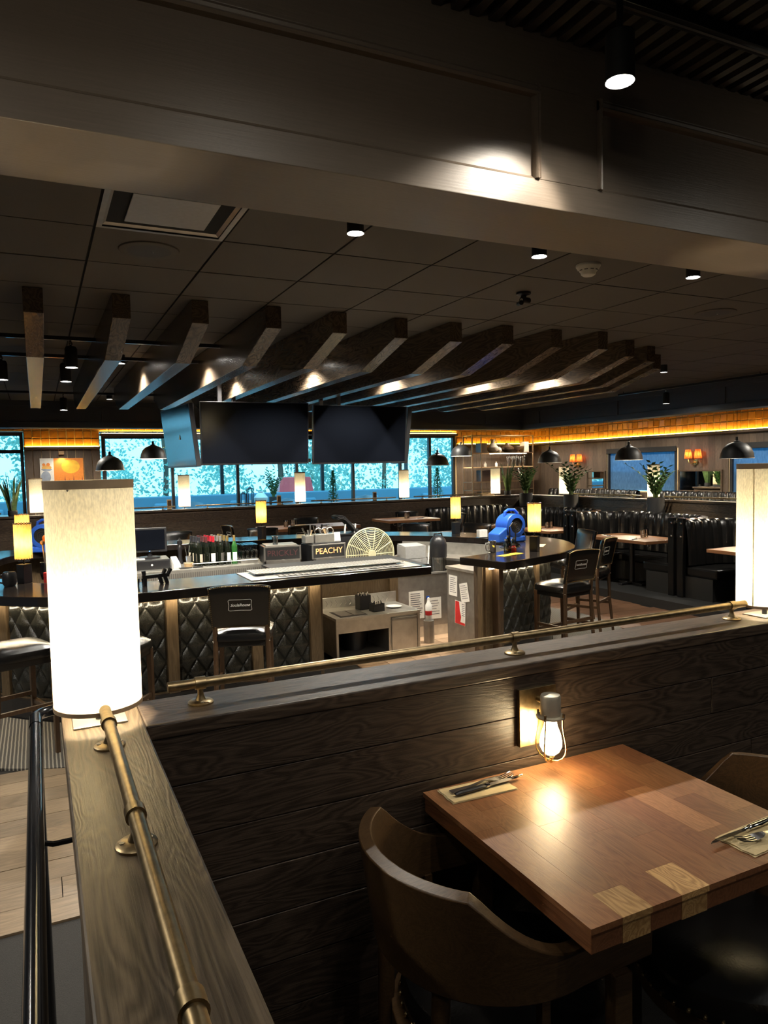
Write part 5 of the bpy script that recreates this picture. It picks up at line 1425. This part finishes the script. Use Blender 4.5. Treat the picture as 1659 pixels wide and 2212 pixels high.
# ---- booths
ZQ = -.23
pfm = MB().box(7.45, XH, 2.2, YH - .02, ZP - .012, ZQ).obj('floor', 'blackmatte'); struct(pfm, 'low dark platform carrying the leather booths', 'platform')
def upath(y0, y1, x0=7.85, x1=8.86, r=.62, n=12):
    P = [(x0, y1), (x0 + .3, y1)]
    P += [(x1 - r + r * math.sin(a * PI / 2 / n), y1 - r + r * math.cos(a * PI / 2 / n)) for a in range(n + 1)]
    P += [(x1, y1 - r - (y1 - y0 - 2 * r) * k / 6) for k in range(1, 6)] if y1 - y0 > 2 * r + .1 else []
    P += [(x1 - r + r * math.cos(a * PI / 2 / n), y0 + r - r * math.sin(a * PI / 2 / n)) for a in range(n + 1)]
    P += [(x0 + .3, y0), (x0, y0)]
    return P
def resample(P, step):
    S = cum(P); n = int(S[-1] / step)
    return [on(P, S, S[-1] * i / n) for i in range(n + 1)], S[-1]
def booth(label, P, seat_in=.56, posts=True, z_top=.80, z_seat=.192, zf=ZQ, inward=-1):
    t = thing('booth', label, 'booth', (0, 0, 0), 0, 'black leather channel-back booths')
    R, L = resample(P, .017)
    prof = [(.02, z_seat - .04), (.105, z_seat + .02), (.10, z_seat + .20), (.075, z_top - .12), (.045, z_top - .02), (.0, z_top + .008), (-.05, z_top - .005), (-.075, z_top - .06)]
    ch = L / round(L / .165)
    def fn(i, j):
        (x, y), (tx, ty) = R[i]
        b_ = .034 * abs(math.sin(PI * (i / (len(R) - 1)) * L / ch)) ** .6
        d, z = prof[j]
        d = d + b_ * (1 if j < 6 else .3)
        return (x + inward * (-ty) * d, y + inward * tx * d, z + (.012 * (b_ / .034) if 3 < j < 7 else 0))
    MB().grid(fn, len(R), len(prof)).obj('channel_back', 'leather', t, smooth=True)
    Q = [p for p, _ in R][::5] + [R[-1][0]]
    MB().strip(offset(Q, 0), offset(Q, -inward * .075), zf, z_top - .03).obj('back_shell', 'leather', t, bevel=.01)
    MB().strip(offset(Q, inward * .06), offset(Q, inward * seat_in), z_seat - .13, z_seat).obj('seat', 'leather', t, smooth=False, bevel=.03)
    MB().strip(offset(Q, inward * .03), offset(Q, inward * (seat_in - .07)), zf, z_seat - .13).obj('plinth', 'blackmatte', t)
    if posts:
        for (x, y), _ in (R[0], R[-1]):
            po = MB().box(x - .05, x + .015, y - .05, y + .05, zf, z_top + .05).obj('end_post', 'leather', t, bevel=.01)
            for z in (z_top - .20, z_top - .02): MB().ball((x - .052, y - .02, z), .016, 8).obj('bolt', 'chrome', po, smooth=True)
    return t
def drop_small(P): return P
booth('black channelled leather booth at the right edge behind the near lamp', upath(4.98, 7.07))
booth('black channelled leather booth in the middle right, second from the right', upath(7.23, 9.27))
booth('black channelled leather booth third from the right beyond the blue blower', upath(9.43, 11.10))
booth('black channelled leather bench along the far divider below the corner pot plant', [(6.9 + .1 * i, 12.47) for i in range(20)], seat_in=.5, posts=False)
booth('long black channelled bench along the right wall under the left blind', [(XR - .14, 14.9 - .2 * i) for i in range(16)], seat_in=.5, posts=False, z_top=1.0, z_seat=.45, zf=0, inward=-1)
booth('long black channelled bench along the right wall under the mirror', [(XR - .14, 11.5 - .2 * i) for i in range(22)], seat_in=.5, posts=False, z_top=1.0, z_seat=.45, zf=0, inward=-1)
def ped_table(label, c, sx_, sy_, z, zf, rz=0, m='redtop', cat='table'):
    t = thing('pedestal_table', label, cat, (c[0], c[1], zf), rz)
    h = z - zf
    MB().box(-sx_ / 2, sx_ / 2, -sy_ / 2, sy_ / 2, h - .045, h).obj('tabletop', m, t, bevel=.004)
    MB().cyl((0, 0, .03), (0, 0, h - .045), .04, n=14).obj('pedestal', 'blackmetal', t, smooth=True)
    MB().obox((0, 0, .015), (min(sx_, .48), .08, .03)).obox((0, 0, .015), (.08, min(sy_, .48), .03)).obj('base', 'blackmetal', t, bevel=.004)
    MB().tube([(-sx_ / 2 + .1, -sy_ / 2 + .06, h - .045), (-sx_ / 2 + .1, -sy_ / 2 + .06, h - .08), (-sx_ / 2 + .12, -sy_ / 2 + .06, h - .09), (-sx_ / 2 + .14, -sy_ / 2 + .06, h - .08)], .006, 6).obj('bag_hook', 'chrome', t, smooth=True)
    return t
TZ = .483
tbls = [('wooden table in the booth at the right edge', (8.05, 6.02), .72, 1.05, TZ, ZQ), ('wooden table in the second booth from the right', (8.10, 8.25), .72, 1.25, TZ, ZQ), ('wooden table in the third booth beyond the blower', (8.10, 10.25), .72, 1.0, TZ, ZQ), ('wooden table before the far leather bench', (8.0, 11.56), .95, .48, TZ, ZQ),
        ('high wooden table behind the slush machines', (3.95, 11.15), 1.55, .75, .70, ZP), ('high wooden table behind the black tub', (5.95, 11.55), 1.0, .75, .70, ZP)]
for lab, c, a, b_, z, zf in tbls: ped_table(lab, c, a, b_, z, zf)
# glass votives, cutlery rolls on those tables
def votive(label, loc):
    t = thing('votive_glasses', label, 'glass', loc, random.uniform(0, 1), 'pairs of ribbed glasses on the far tables')
    for x in (-.055, .055):
        MB().lathe([(.036, 0), (.044, .11), (.041, .11), (.033, .008), (.0005, .008)], 12, (x, 0, 0), cap=True).obj('glass', 'glassware', t, smooth=True)
        MB().lathe([(.0005, .009), (.031, .010), (.033, .045), (.0005, .046)], 10, (x, 0, 0)).obj('wax', 'white', t, smooth=True)
for lab, p in (('pair of ribbed glasses on the second booth table', (8.25, 8.15, TZ)), ('pair of ribbed glasses on the third booth table', (8.2, 10.35, TZ)), ('pair of ribbed glasses on the table before the far bench', (8.1, 11.58, TZ)), ('pair of ribbed glasses on the high table behind the machines', (3.65, 11.2, .70)), ('pair of ribbed glasses on the high table behind the tub', (6.0, 11.6, .70)), ('pair of ribbed glasses on the right-edge booth table', (8.25, 6.0, TZ))):
    votive(lab, p)
for lab, p, rz in (('cutlery set at the front of the second booth table', (7.87, 7.95, TZ), .3), ('cutlery set at the far end of the second booth table', (7.98, 8.65, TZ), 1.2), ('cutlery set on the third booth table', (7.9, 10.2, TZ), .4), ('cutlery set on the high table behind the machines', (4.2, 11.0, .70), .2), ('cutlery set on the high table behind the tub', (6.2, 11.4, .70), .1), ('cutlery set on the table before the far bench', (7.8, 11.55, TZ), .2)):
    t = thing('cutlery_set', lab, 'cutlery', p, rz, 'napkins with cutlery on the far tables')
    MB().box(-.11, .11, -.05, .05, 0, .004).obj('napkin', 'paper', t); MB().box(-.10, .02, -.02, -.004, .004, .014).obj('knife_handle', 'blackplastic', t); MB().box(.02, .13, -.017, -.006, .006, .009).obj('knife_blade', 'chrome', t); MB().tube([(-.09, .02, .006), (.02, .02, .01), (.08, .02, .012)], [.004, .003, .009], 6).obj('fork', 'chrome', t)
stool('black leather high chair at the left end of the high table', 2.90, 11.25, -1.45)
stool('black leather high chair on the far side of the high table', 4.25, 11.85, 3.1)
stool('black leather high chair on the near side of the high table', 3.55, 10.62, .1)
stool('black leather high chair behind the farther high table', 6.35, 12.15, 2.9)
stool('black leather high chair at the right of the farther high table', 6.70, 11.35, 1.5)
stool('black leather high chair at the far left behind the till terminal', 1.55, 11.5, -2.6)

# ---- plants
def zz_plant(label, loc, rz, n=9, hgt=.55, potr=.135, poth=.29):
    t = thing('potted_plant', label, 'plant', loc, rz, 'potted plants with glossy leaves')
    MB().lathe([(potr * .86, 0), (potr, .02), (potr, poth), (potr - .012, poth), (potr - .014, poth - .02), (.0005, poth - .02)], 28).obj('pot', 'pot', t, smooth=True)
    MB().lathe([(.0005, poth - .018), (potr - .015, poth - .018)], 20, cap=False).obj('soil', 'soil', t)
    for k in range(n):
        a = k * 2.399; ln = hgt * random.uniform(.65, 1.1); lean = random.uniform(.2, .75)
        pts = [(.03 * math.cos(a) + lean * ln * q * q * math.cos(a), .03 * math.sin(a) + lean * ln * q * q * math.sin(a), poth - .02 + ln * q * (1 - .12 * lean * q)) for q in [i / 7 for i in range(8)]]
        stm = MB().tube(pts, [.009 - .0009 * i for i in range(8)], 6).obj('stem', 'stem', t, smooth=True)
        lf = MB()
        for i in range(2, 15):
            q = i / 14; j = q * 7; i0 = min(6, int(j)); f_ = j - i0
            c = Vector(pts[i0]).lerp(Vector(pts[i0 + 1]), f_); d = (Vector(pts[i0 + 1]) - Vector(pts[i0])).normalized()
            side = d.cross(Vector((-math.sin(a), math.cos(a), .2))).normalized() if i % 2 else -d.cross(Vector((-math.sin(a), math.cos(a), .2))).normalized()
            lat = Vector((-math.sin(a), math.cos(a), 0)) * (1 if i % 2 else -1)
            dr_ = (lat * .8 + d * .55 + Vector((0, 0, .1))).normalized(); nrm = dr_.cross(d).normalized(); sd = dr_.cross(nrm).normalized()
            l = .115 * (1.1 - .5 * abs(q - .5)); wd = .027
            lf.add([c, c + dr_ * l * .4 + sd * wd, c + dr_ * l, c + dr_ * l * .4 - sd * wd, c + dr_ * l * .45 + nrm * .005], [(0, 1, 4), (1, 2, 4), (2, 3, 4), (3, 0, 4)])
        lf.obj('leaflets', 'leaf', stm)
    return t
zz_plant('pot plant with glossy leaflets on the booth ledge, nearest the right lamp', (9.12, 8.76, .745), .3, 10, .60)
zz_plant('pot plant with glossy leaflets on the booth ledge, middle one', (9.12, 10.85, .745), 1.3, 9, .62)
zz_plant('pot plant with white-lit bushy leaves at the divider corner', (9.12, 12.25, .745), 2.2, 12, .55)
for y0_, y1_ in ((7.1, 9.4), (9.4, 12.5)): pass
ld = MB().box(8.96, XH - .013, 2.5, YH - .18, ZP, .745).obj('trim_8', 'oak_y'); struct(ld, 'dark ledge along the back of the booths carrying the pot plants', 'ledge')
def snake_plant(label, loc, n=14, hgt=.75, potr=.12, poth=.16):
    t = thing('snake_plant', label, 'plant', loc, 0)
    MB().lathe([(potr * .85, 0), (potr, .02), (potr, poth), (potr - .012, poth), (potr - .014, poth - .02), (.0005, poth - .02)], 24).obj('pot', 'pot', t, smooth=True)
    for k in range(n):
        a = k * 2.399; ln = hgt * random.uniform(.6, 1.05); lean = random.uniform(.05, .35); wd = .028; tw = random.uniform(0, PI)
        rows = []
        for q in [i / 6 for i in range(7)]:
            c = Vector((.04 * math.cos(a) + lean * ln * q ** 1.5 * math.cos(a), .04 * math.sin(a) + lean * ln * q ** 1.5 * math.sin(a), poth - .02 + ln * q))
            ww = wd * (1 - q ** 3) * (.7 + .5 * q); dd = Vector((math.cos(tw + q), math.sin(tw + q), 0)); nn_ = Vector((-dd.y, dd.x, 0)) * .006
            rows.append([c - dd * ww, c + nn_, c + dd * ww])
        MB().grid(lambda i, j: rows[j][i], 3, 7).obj('leaf', 'leaf2', t, smooth=True)
    return t
snake_plant('snake plant standing on the far divider at the left', (-.36, 12.69, ZF), hgt=.62, potr=.07, poth=.09)
snake_plant('snake plant behind the corner lamp before the shelf unit', (8.98, 12.70, ZF), hgt=.62, potr=.07, poth=.09)

# ---- painting
p = thing('painting', 'orange canvas with a fruit bowl on the left wall panel', 'painting', (.47, YB - .03, 1.63))
MB().box(-.40, .40, -.012, .0, -.33, .33).obj('canvas', 'orange', p)
MB().box(-.40, -.15, -.0135, -.012, -.33, .33).obj('pale_field', 'paper', p)
pc = {'pA': (.95, .50, .04), 'pB': (.80, .10, .02), 'pC': (.30, .34, .42), 'pD': (.80, .45, .12), 'pE': (.25, .02, .03)}
for k_, c in pc.items(): MT[k_] = plain(k_, c, rough=.6, var=.15, bscale=10)
def ell(cx_, cz_, rx_, rz_, n=24, a0=0, a1=2 * PI): return [(cx_ + rx_ * math.cos(a0 + (a1 - a0) * i / n), cz_ + rz_ * math.sin(a0 + (a1 - a0) * i / n)) for i in range(n)]
def flat(nm, pts, m_n, y): MB().add([(x, y, z) for x, z in pts], [tuple(range(len(pts)))]).obj(nm, m_n, p)
flat('paint_shape', ell(.16, .16, .17, .14), 'pA', -.0130); flat('paint_shape', ell(-.28, .14, .09, .05), 'pD', -.0145); flat('paint_shape', ell(-.28, .12, .10, .05, 24, PI, 2 * PI), 'pC', -.0148); flat('paint_shape', ell(-.30, -.05, .09, .12), 'pC', -.0145)
for i in range(5): flat('paint_shape', [(.02 + .08 * i, -.33), (.075 + .08 * i, -.33), (.05 + .08 * i, -.02 - .05 * (i % 2))], 'pB' if i % 2 else 'pE', -.0132)
flat('paint_shape', ell(-.33, .20, .03, .03), 'orange', -.0150); flat('paint_shape', ell(-.25, .20, .035, .035), 'orange', -.0150)
p2 = thing('picture_light', 'small wooden picture light above the orange painting', 'lamp', (.47, YB - .06, 2.03)); MB().box(-.05, .05, -.03, .04, 0, .07).obj('block', 'tanwood', p2, bevel=.003); light('SPOT', 'picture_beam', (0, -.05, -.005), 3, (1, .85, .6), p2, radius=.03, spot=2.2, rot=(-.25, 0, 0))

# ---- twin sconces and mirrors on the right wall
for lab, yy in (('twin brass sconce with orange pleated shades right of the blind', 10.45), ('twin brass sconce with orange pleated shades near the room corner', 13.95)):
    t = thing('twin_sconce', lab, 'sconce', (XR - .022, yy, 1.60), 0, 'twin orange sconces')
    MB().cyl((0, 0, 0), (-.025, 0, 0), .055, n=20).obj('back_plate', 'brass_lt', t, smooth=True)
    for sg in (-1, 1):
        MB().tube([(-.02, 0, .0), (-.07, sg * .04, -.03), (-.09, sg * .10, -.01), (-.09, sg * .12, .06)], .010, 8).obj('arm', 'brass_lt', t, smooth=True)
        n = 32
        MB().grid(lambda i, j: (-.09 + [.070, .046][j] * (1 + .10 * (-1) ** i) * math.cos(2 * PI * i / n), sg * .12 + [.070, .046][j] * (1 + .10 * (-1) ** i) * math.sin(2 * PI * i / n), [.07, .25][j]), n, 2, closeu=True).obj('shade', 'shade_o', t)
        MB().ball((-.09, sg * .12, .14), .02, 8).obj('bulb', 'bulb', t, smooth=True)
        light('POINT', 'sconce_light', (-.09, sg * .12, .15), 2.2, (1, .62, .30), t, radius=.02)
for lab, a, b_ in (('framed mirror below the twin sconce reflecting the windows', 9.85, 10.86), ('small framed mirror left of the blue blind', 13.05, 13.62)):
    t = thing('wall_mirror', lab, 'mirror', (XR - .022, (a + b_) / 2, 1.22))
    h_ = (b_ - a) / 2
    MB().box(-.012, -.004, -h_, h_, -.19, .19).obj('glass', 'mirror', t)
    MB().box(-.03, 0, -h_ - .03, -h_, -.22, .22).box(-.03, 0, h_, h_ + .03, -.22, .22).box(-.03, 0, -h_, h_, .19, .22).box(-.03, 0, -h_, h_, -.22, -.19).obj('frame', 'oak_z', t)

# ---- shelf unit in the corner
t = thing('shelf_unit', 'open metal shelf unit with pottery in the far corner', 'shelf unit', (10.5, 15.2, 0))
MT['shelfmetal'] = plain('bronze_tube', (.22, .15, .09), rough=.4, metal=.8)
for x in (-.92, -.66, .90):
    for y in (-.20, .20): MB().box(x - .013, x + .013, y - .013, y + .013, 0, 2.38).obj('post', 'shelfmetal', t)
for z in (.55, 1.02, 1.22, 1.58, 1.93, 2.36):
    q = MB()
    for y in (-.20, .20): q.box(-.92, .90, y - .012, y + .012, z - .012, z + .012)
    for x in (-.92, .90): q.box(x - .012, x + .012, -.2, .2, z - .012, z + .012)
    if z < 2.3: q.box(-.92, .90, -.19, .19, z - .005, z + .008)
    q.obj('shelf', 'shelfmetal' if z != 1.58 else 'tanwood', t)
light('AREA', 'shelf_strip', (.2, -.05, 1.915), 6, (1, .9, .75), t, size=(1.0, .05))
MB().box(-.3, .8, -.06, -.04, 1.912, 1.922).obj('light_strip', 'led_w', t)
def pottery(label, name, cat, x, z, prof, m_n='ceramic', y=15.15, extra=None):
    o = thing(name, label, cat, (10.5 + x, y, z + .009)); MB().lathe(prof, 24).obj('body', m_n, o, smooth=True)
    if extra: extra(o)
def handles(o):
    for sg in (-1, 1): MB().tube([(sg * .06, 0, .30), (sg * .12, 0, .29), (sg * .11, 0, .20)], .010, 8).obj('handle', 'ceramic', o, smooth=True)
pottery('two-handled cream jug on the top shelf', 'jug', 'jug', -.22, 1.93, [(.07, 0), (.14, .06), (.15, .13), (.09, .20), (.05, .24), (.05, .30), (.07, .33), (.06, .33), (.0005, .30)], extra=handles)
pottery('small cream vase on the top shelf', 'vase', 'vase', -.03, 1.93, [(.04, 0), (.07, .05), (.06, .10), (.025, .13), (.03, .15), (.0005, .15)])
pottery('wide brown pot on the top shelf', 'clay_pot', 'pot', .22, 1.93, [(.07, 0), (.16, .08), (.16, .13), (.06, .20), (.05, .24), (.0005, .24)], 'stoolwood')
pottery('cream pedestal bowl on the top shelf', 'bowl', 'bowl', .55, 1.93, [(.05, 0), (.02, .04), (.03, .06), (.15, .14), (.16, .16), (.03, .09), (.0005, .085)])
pottery('short white bottle on the middle shelf, left', 'bottle', 'bottle', -.45, 1.58, [(.03, 0), (.03, .08), (.012, .10), (.014, .13), (.0005, .13)], 'white'); pottery('short white bottle on the middle shelf, right', 'bottle', 'bottle', -.12, 1.58, [(.03, 0), (.03, .08), (.012, .10), (.014, .13), (.0005, .13)], 'white')
def boxthing(label, name, cat, x, z, sx_, sy_, sz_, m_n, y=15.2):
    o = thing(name, label, cat, (10.5 + x, y, z + .009)); MB().box(-sx_ / 2, sx_ / 2, -sy_ / 2, sy_ / 2, 0, sz_).obj('body', m_n, o, bevel=.006); MB().box(-sx_ / 2 + .01, sx_ / 2 - .01, -sy_ / 2 - .003, -sy_ / 2 + .001, .01, sz_ - .01).obj('front', m_n, o)
boxthing('dark box on the top shelf, left end', 'storage_box', 'box', -.52, 1.93, .20, .22, .24, 'stoolwood'); boxthing('white box on the top shelf, right end', 'storage_box', 'box', .78, 1.93, .14, .2, .27, 'ceramic')
boxthing('pale wooden box on the low shelf', 'storage_box', 'box', -.42, .55, .36, .26, .40, 'tanwood'); boxthing('dark box above the pale wooden box', 'storage_box', 'box', -.42, 1.22, .36, .26, .28, 'stoolwood')
for i in range(5):
    o = thing('stacked_tumblers', 'stack of clear tumblers on the shelf, number %s from the left' % ['one', 'two', 'three', 'four', 'five'][i], 'glass', (10.72 + .12 * i, 15.12, 1.589), 0, 'stacked tumblers on the shelf')
    o['label'] = 'stack of clear tumblers on the middle shelf, %s from the left' % ordn[i]
    for k in range(3): MB().lathe([(.035, .09 * k), (.042, .085 + .09 * k)], 12, cap=False).obj('tumbler', 'glassware', o, smooth=True)
# ---- raised dining tables behind the far divider
for i, (x, lab) in enumerate(((1.2, 'pale table by the windows left of the first window lamp'), (3.3, 'pale table by the windows under the left television'), (5.4, 'pale table by the windows under the right television'), (7.4, 'pale table by the windows right of the televisions'))):
    ped_table(lab, (x, 14.3), 1.3, .75, .77, 0, m='tabletop_l')
    o = thing('candle_glass', 'small glowing candle glass on the window table, %s from the left' % ordn[i], 'candle', (x - .1, 14.25, .77), 0, 'candles on the window tables')
    MB().lathe([(.035, 0), (.042, .09), (.039, .09), (.03, .006), (.0005, .006)], 14).obj('glass', 'glassware', o, smooth=True); MB().lathe([(.0005, .007), (.028, .008), (.03, .05), (.0005, .052)], 12).obj('candle', 'candle', o, smooth=True)

# ================================================================== PATIO AND OUTDOORS
t = thing('banquette', 'blue upholstered banquette along the patio wind screen', 'banquette', (5.0, 19.6, 0))
MB().box(-9, 9, .15, .40, -.02, 1.0).obj('backrest', 'bluefab', t, bevel=.03); MB().box(-9, 9, -.45, .15, .25, .46).obj('seat', 'bluefab', t, bevel=.03); MB().box(-9, 9, -.40, .10, -.02, .25).obj('plinth', 'frame_dk', t)
for i in range(9):
    MB().obox((-8 + 2.0 * i, .12, .62), (.5, .14, .40), rx=-.15).obj('cushion', 'bluefab', t, bevel=.05)
for i, x in enumerate((-1.0, 2.2, 5.2, 6.45, 9.2)):
    ped_table('patio table before the blue banquette, %s from the left' % ordn[i], (x, 18.4), 1.1, .75, .73, -.02, m='tabletop_l')
for i, (x, y) in enumerate(((-.2, 17.6), (3.3, 17.7), (7.8, 17.7), (5.6, 17.6))):
    o = thing('patio_chair', 'rounded blue patio chair with its back to the room, %s from the left' % ordn[[0, 1, 3, 2][i]], 'chair', (x, y, -.02), 0, 'blue tub chairs on the patio')
    MB().grid(lambda a, j: (.30 * math.cos(PI + a * PI / 16), .30 * math.sin(PI + a * PI / 16), [.40, .95, .97, .42][j] - .08 * abs(a - 8) / 8 * (1 if j in (1, 2) else 0)), 17, 2).obj('back', 'bluefab', o, smooth=True).modifiers.new('s', 'SOLIDIFY').thickness = .05
    MB().lathe([(.27, .36), (.29, .42), (.26, .46), (.0005, .47)], 20).obj('seat', 'bluefab', o, smooth=True)
    for a in range(4): MB().cyl((.2 * math.cos(a * PI / 2 + .78), .2 * math.sin(a * PI / 2 + .78), 0), (.18 * math.cos(a * PI / 2 + .78), .18 * math.sin(a * PI / 2 + .78), .37), .014, n=6).obj('leg', 'blackmetal', o)
def conifer(label, loc, h=1.3, r=.28):
    t = thing('potted_conifer', label, 'conifer', loc)
    MB().lathe([(.16, 0), (.20, .35), (.18, .35), (.16, .05), (.0005, .05)], 20).obj('pot', 'pot', t, smooth=True)
    m = MB()
    for k in range(900):
        q = random.random(); a = random.uniform(0, 2 * PI); rr_ = r * (1 - q) ** .8 * random.uniform(.6, 1); c = Vector((rr_ * math.cos(a), rr_ * math.sin(a), .35 + h * q))
        d = Vector((math.cos(a), math.sin(a), .8)).normalized() * .06; s_2 = Vector((-math.sin(a), math.cos(a), 0)) * .018
        m.add([c - s_2, c + s_2, c + d], [(0, 1, 2)])
    m.obj('foliage', 'leaf', t); MB().cyl((0, 0, .05), (0, 0, .35 + h * .8), .02, n=6).obj('trunk', 'bark', t)
conifer('small potted conifer on the patio under the right television', (7.45, 18.85, -.02), h=1.25, r=.22); conifer('bushy potted conifer on the patio right of the televisions', (10.8, 18.85, -.02), h=1.25, r=.26)
zz = zz_plant('large leafy patio plant beside the round vase', (5.62, 18.50, .73), .4, 13, .75, .12, .20)
p = thing('round_vase', 'round pale patio vase beside the black lanterns', 'vase', (5.22, 18.30, .73)); MB().lathe([(.07, 0), (.17, .12), (.18, .20), (.10, .30), (.06, .32), (.07, .36), (.0005, .34)], 24).obj('body', 'white', p, smooth=True)
for lab, x, hh in (('taller black lantern on the patio table', 4.92, .42), ('shorter black lantern on the patio table', 4.74, .30)):
    p = thing('lantern', lab, 'lantern', (x, 18.25, .73)); q = MB()
    for a in (-1, 1):
        for b_ in (-1, 1): q.box(a * .065 - .008, a * .065 + .008, b_ * .065 - .008, b_ * .065 + .008, 0, hh)
    q.box(-.075, .075, -.075, .075, 0, .02).box(-.075, .075, -.075, .075, hh, hh + .02).obj('frame', 'blackmetal', p); MB().lathe([(.06, hh + .02), (.02, hh + .07), (.0005, hh + .075)], 12).obj('top', 'blackmetal', p); MB().cyl((0, 0, .02), (0, 0, .14), .03, n=12).obj('candle', 'white', p)

def tree(label, loc, h, rx_, n, name='tree'):
    t = thing(name, label, 'tree', loc, 0, 'trees beyond the patio')
    m = MB(); cl = [(max(-.9, min(.9, random.gauss(0, .5))) * rx_, max(-.6, min(.6, random.gauss(0, .35))) * rx_, h * (.45 + .5 * random.random()), rx_ * random.uniform(.35, .6)) for _ in range(14)] + [(max(-.9, min(.9, random.gauss(0, .55))) * rx_, max(-.6, min(.6, random.gauss(0, .3))) * rx_, h * .3 * random.random() + .3, rx_ * .5) for _ in range(7)]
    for k in range(n):
        cx_, cy_, cz_, cr = random.choice(cl)
        v_ = Vector((random.gauss(0, 1), random.gauss(0, 1), random.gauss(0, 1))).normalized(); c = Vector((cx_, cy_, cz_)) + v_ * cr * random.uniform(.55, 1)
        if c.z < .05: c.z = .05
        a = Vector((random.uniform(-1, 1), random.uniform(-1, 1), random.uniform(-1, 1))).normalized(); b2 = v_.cross(a).normalized(); s_2 = random.uniform(.06, .13)
        m.add([c - a * s_2, c + b2 * s_2 * .55, c + a * s_2, c - b2 * s_2 * .55], [(0, 1, 2, 3)])
    m.obj('foliage', 'foliage', t)
    MB().tube([(0, 0, 0), (.08, 0, h * .3), (-.05, .05, h * .6), (.05, 0, h * .85)], [.14, .11, .08, .03], 8).obj('trunk', 'bark', t, smooth=True)
random.seed(21)
tx_ = [-4.6, -.2, 4.2, 8.6, 13.0, 17.4, 21.8]
tl_ = ['leafy tree seen through the window left of the painting', 'leafy tree seen behind the left dome pendants', 'leafy tree seen left of the televisions', 'leafy tree seen under the left television', 'leafy tree seen under the right television', 'leafy tree seen right of the televisions', 'leafy tree at the far right end of the patio']
for i, (x, lab) in enumerate(zip(tx_, tl_)): tree(lab, (x * (1 if i % 2 else 1.25), 27.5 if i % 2 else 34.0, -.02), 5.4 if i % 2 else 6.6, 2.4 if i % 2 else 3.0, 5200)
# vehicle beyond the wind screen
p = thing('parked_van', 'white and red van parked beyond the patio screen', 'van', (8.35, 25.0, -.02), 1.35); p.scale = (.8, .8, .8)
MB().box(-1.5, 1.5, -.8, .8, .35, 1.1).obj('body', 'white', p, bevel=.08); MB().add([(-1.3, -.75, 1.1), (1.2, -.75, 1.1), (1.2, .75, 1.1), (-1.3, .75, 1.1), (-1.0, -.66, 1.75), (1.1, -.66, 1.75), (1.1, .66, 1.75), (-1.0, .66, 1.75)], [(0, 3, 2, 1), (4, 5, 6, 7), (0, 1, 5, 4), (1, 2, 6, 5), (2, 3, 7, 6), (3, 0, 4, 7)]).obj('cabin', 'red', p, bevel=.04)
MB().box(-.9, .9, -.74, -.70, 1.2, 1.6).obj('side_window', 'screen', p)
for x in (-.95, .95):
    for y in (-.8, .8): MB().cyl((x, y - .1, .33), (x, y + .1, .33), .33, n=20).obj('wheel', 'blackmatte', p, smooth=True)

for i, (x, y) in enumerate(((10.9, 7.4), (10.9, 9.2), (10.9, 11.0), (10.9, 12.8), (10.9, 14.6), (8.6, 14.7), (6.0, 14.7), (3.4, 14.7), (.5, 14.7))):
    can_light('added recessed downlight hidden behind the far soffits, %s of nine' % ordn[i], (x, y, 2.60), h=.08, power=55, spot=2.6)  # out of sight, added to brighten the far and right dining areas

p = thing('white_cord', 'thin white cord lying on the floor by the right bar stools', 'cord', (4.6, 6.0, ZP + .012))
MB().tube(catmull([(0, -.25, 0), (.18, -.02, .0), (.45, .10, .0), (.70, .08, .0), (.85, .30, 0)], 6), .007, 6).obj('cable', 'white', p, smooth=True)
MB().box(-.03, .03, -.30, -.25, -.006, .02).obj('plug', 'white', p)
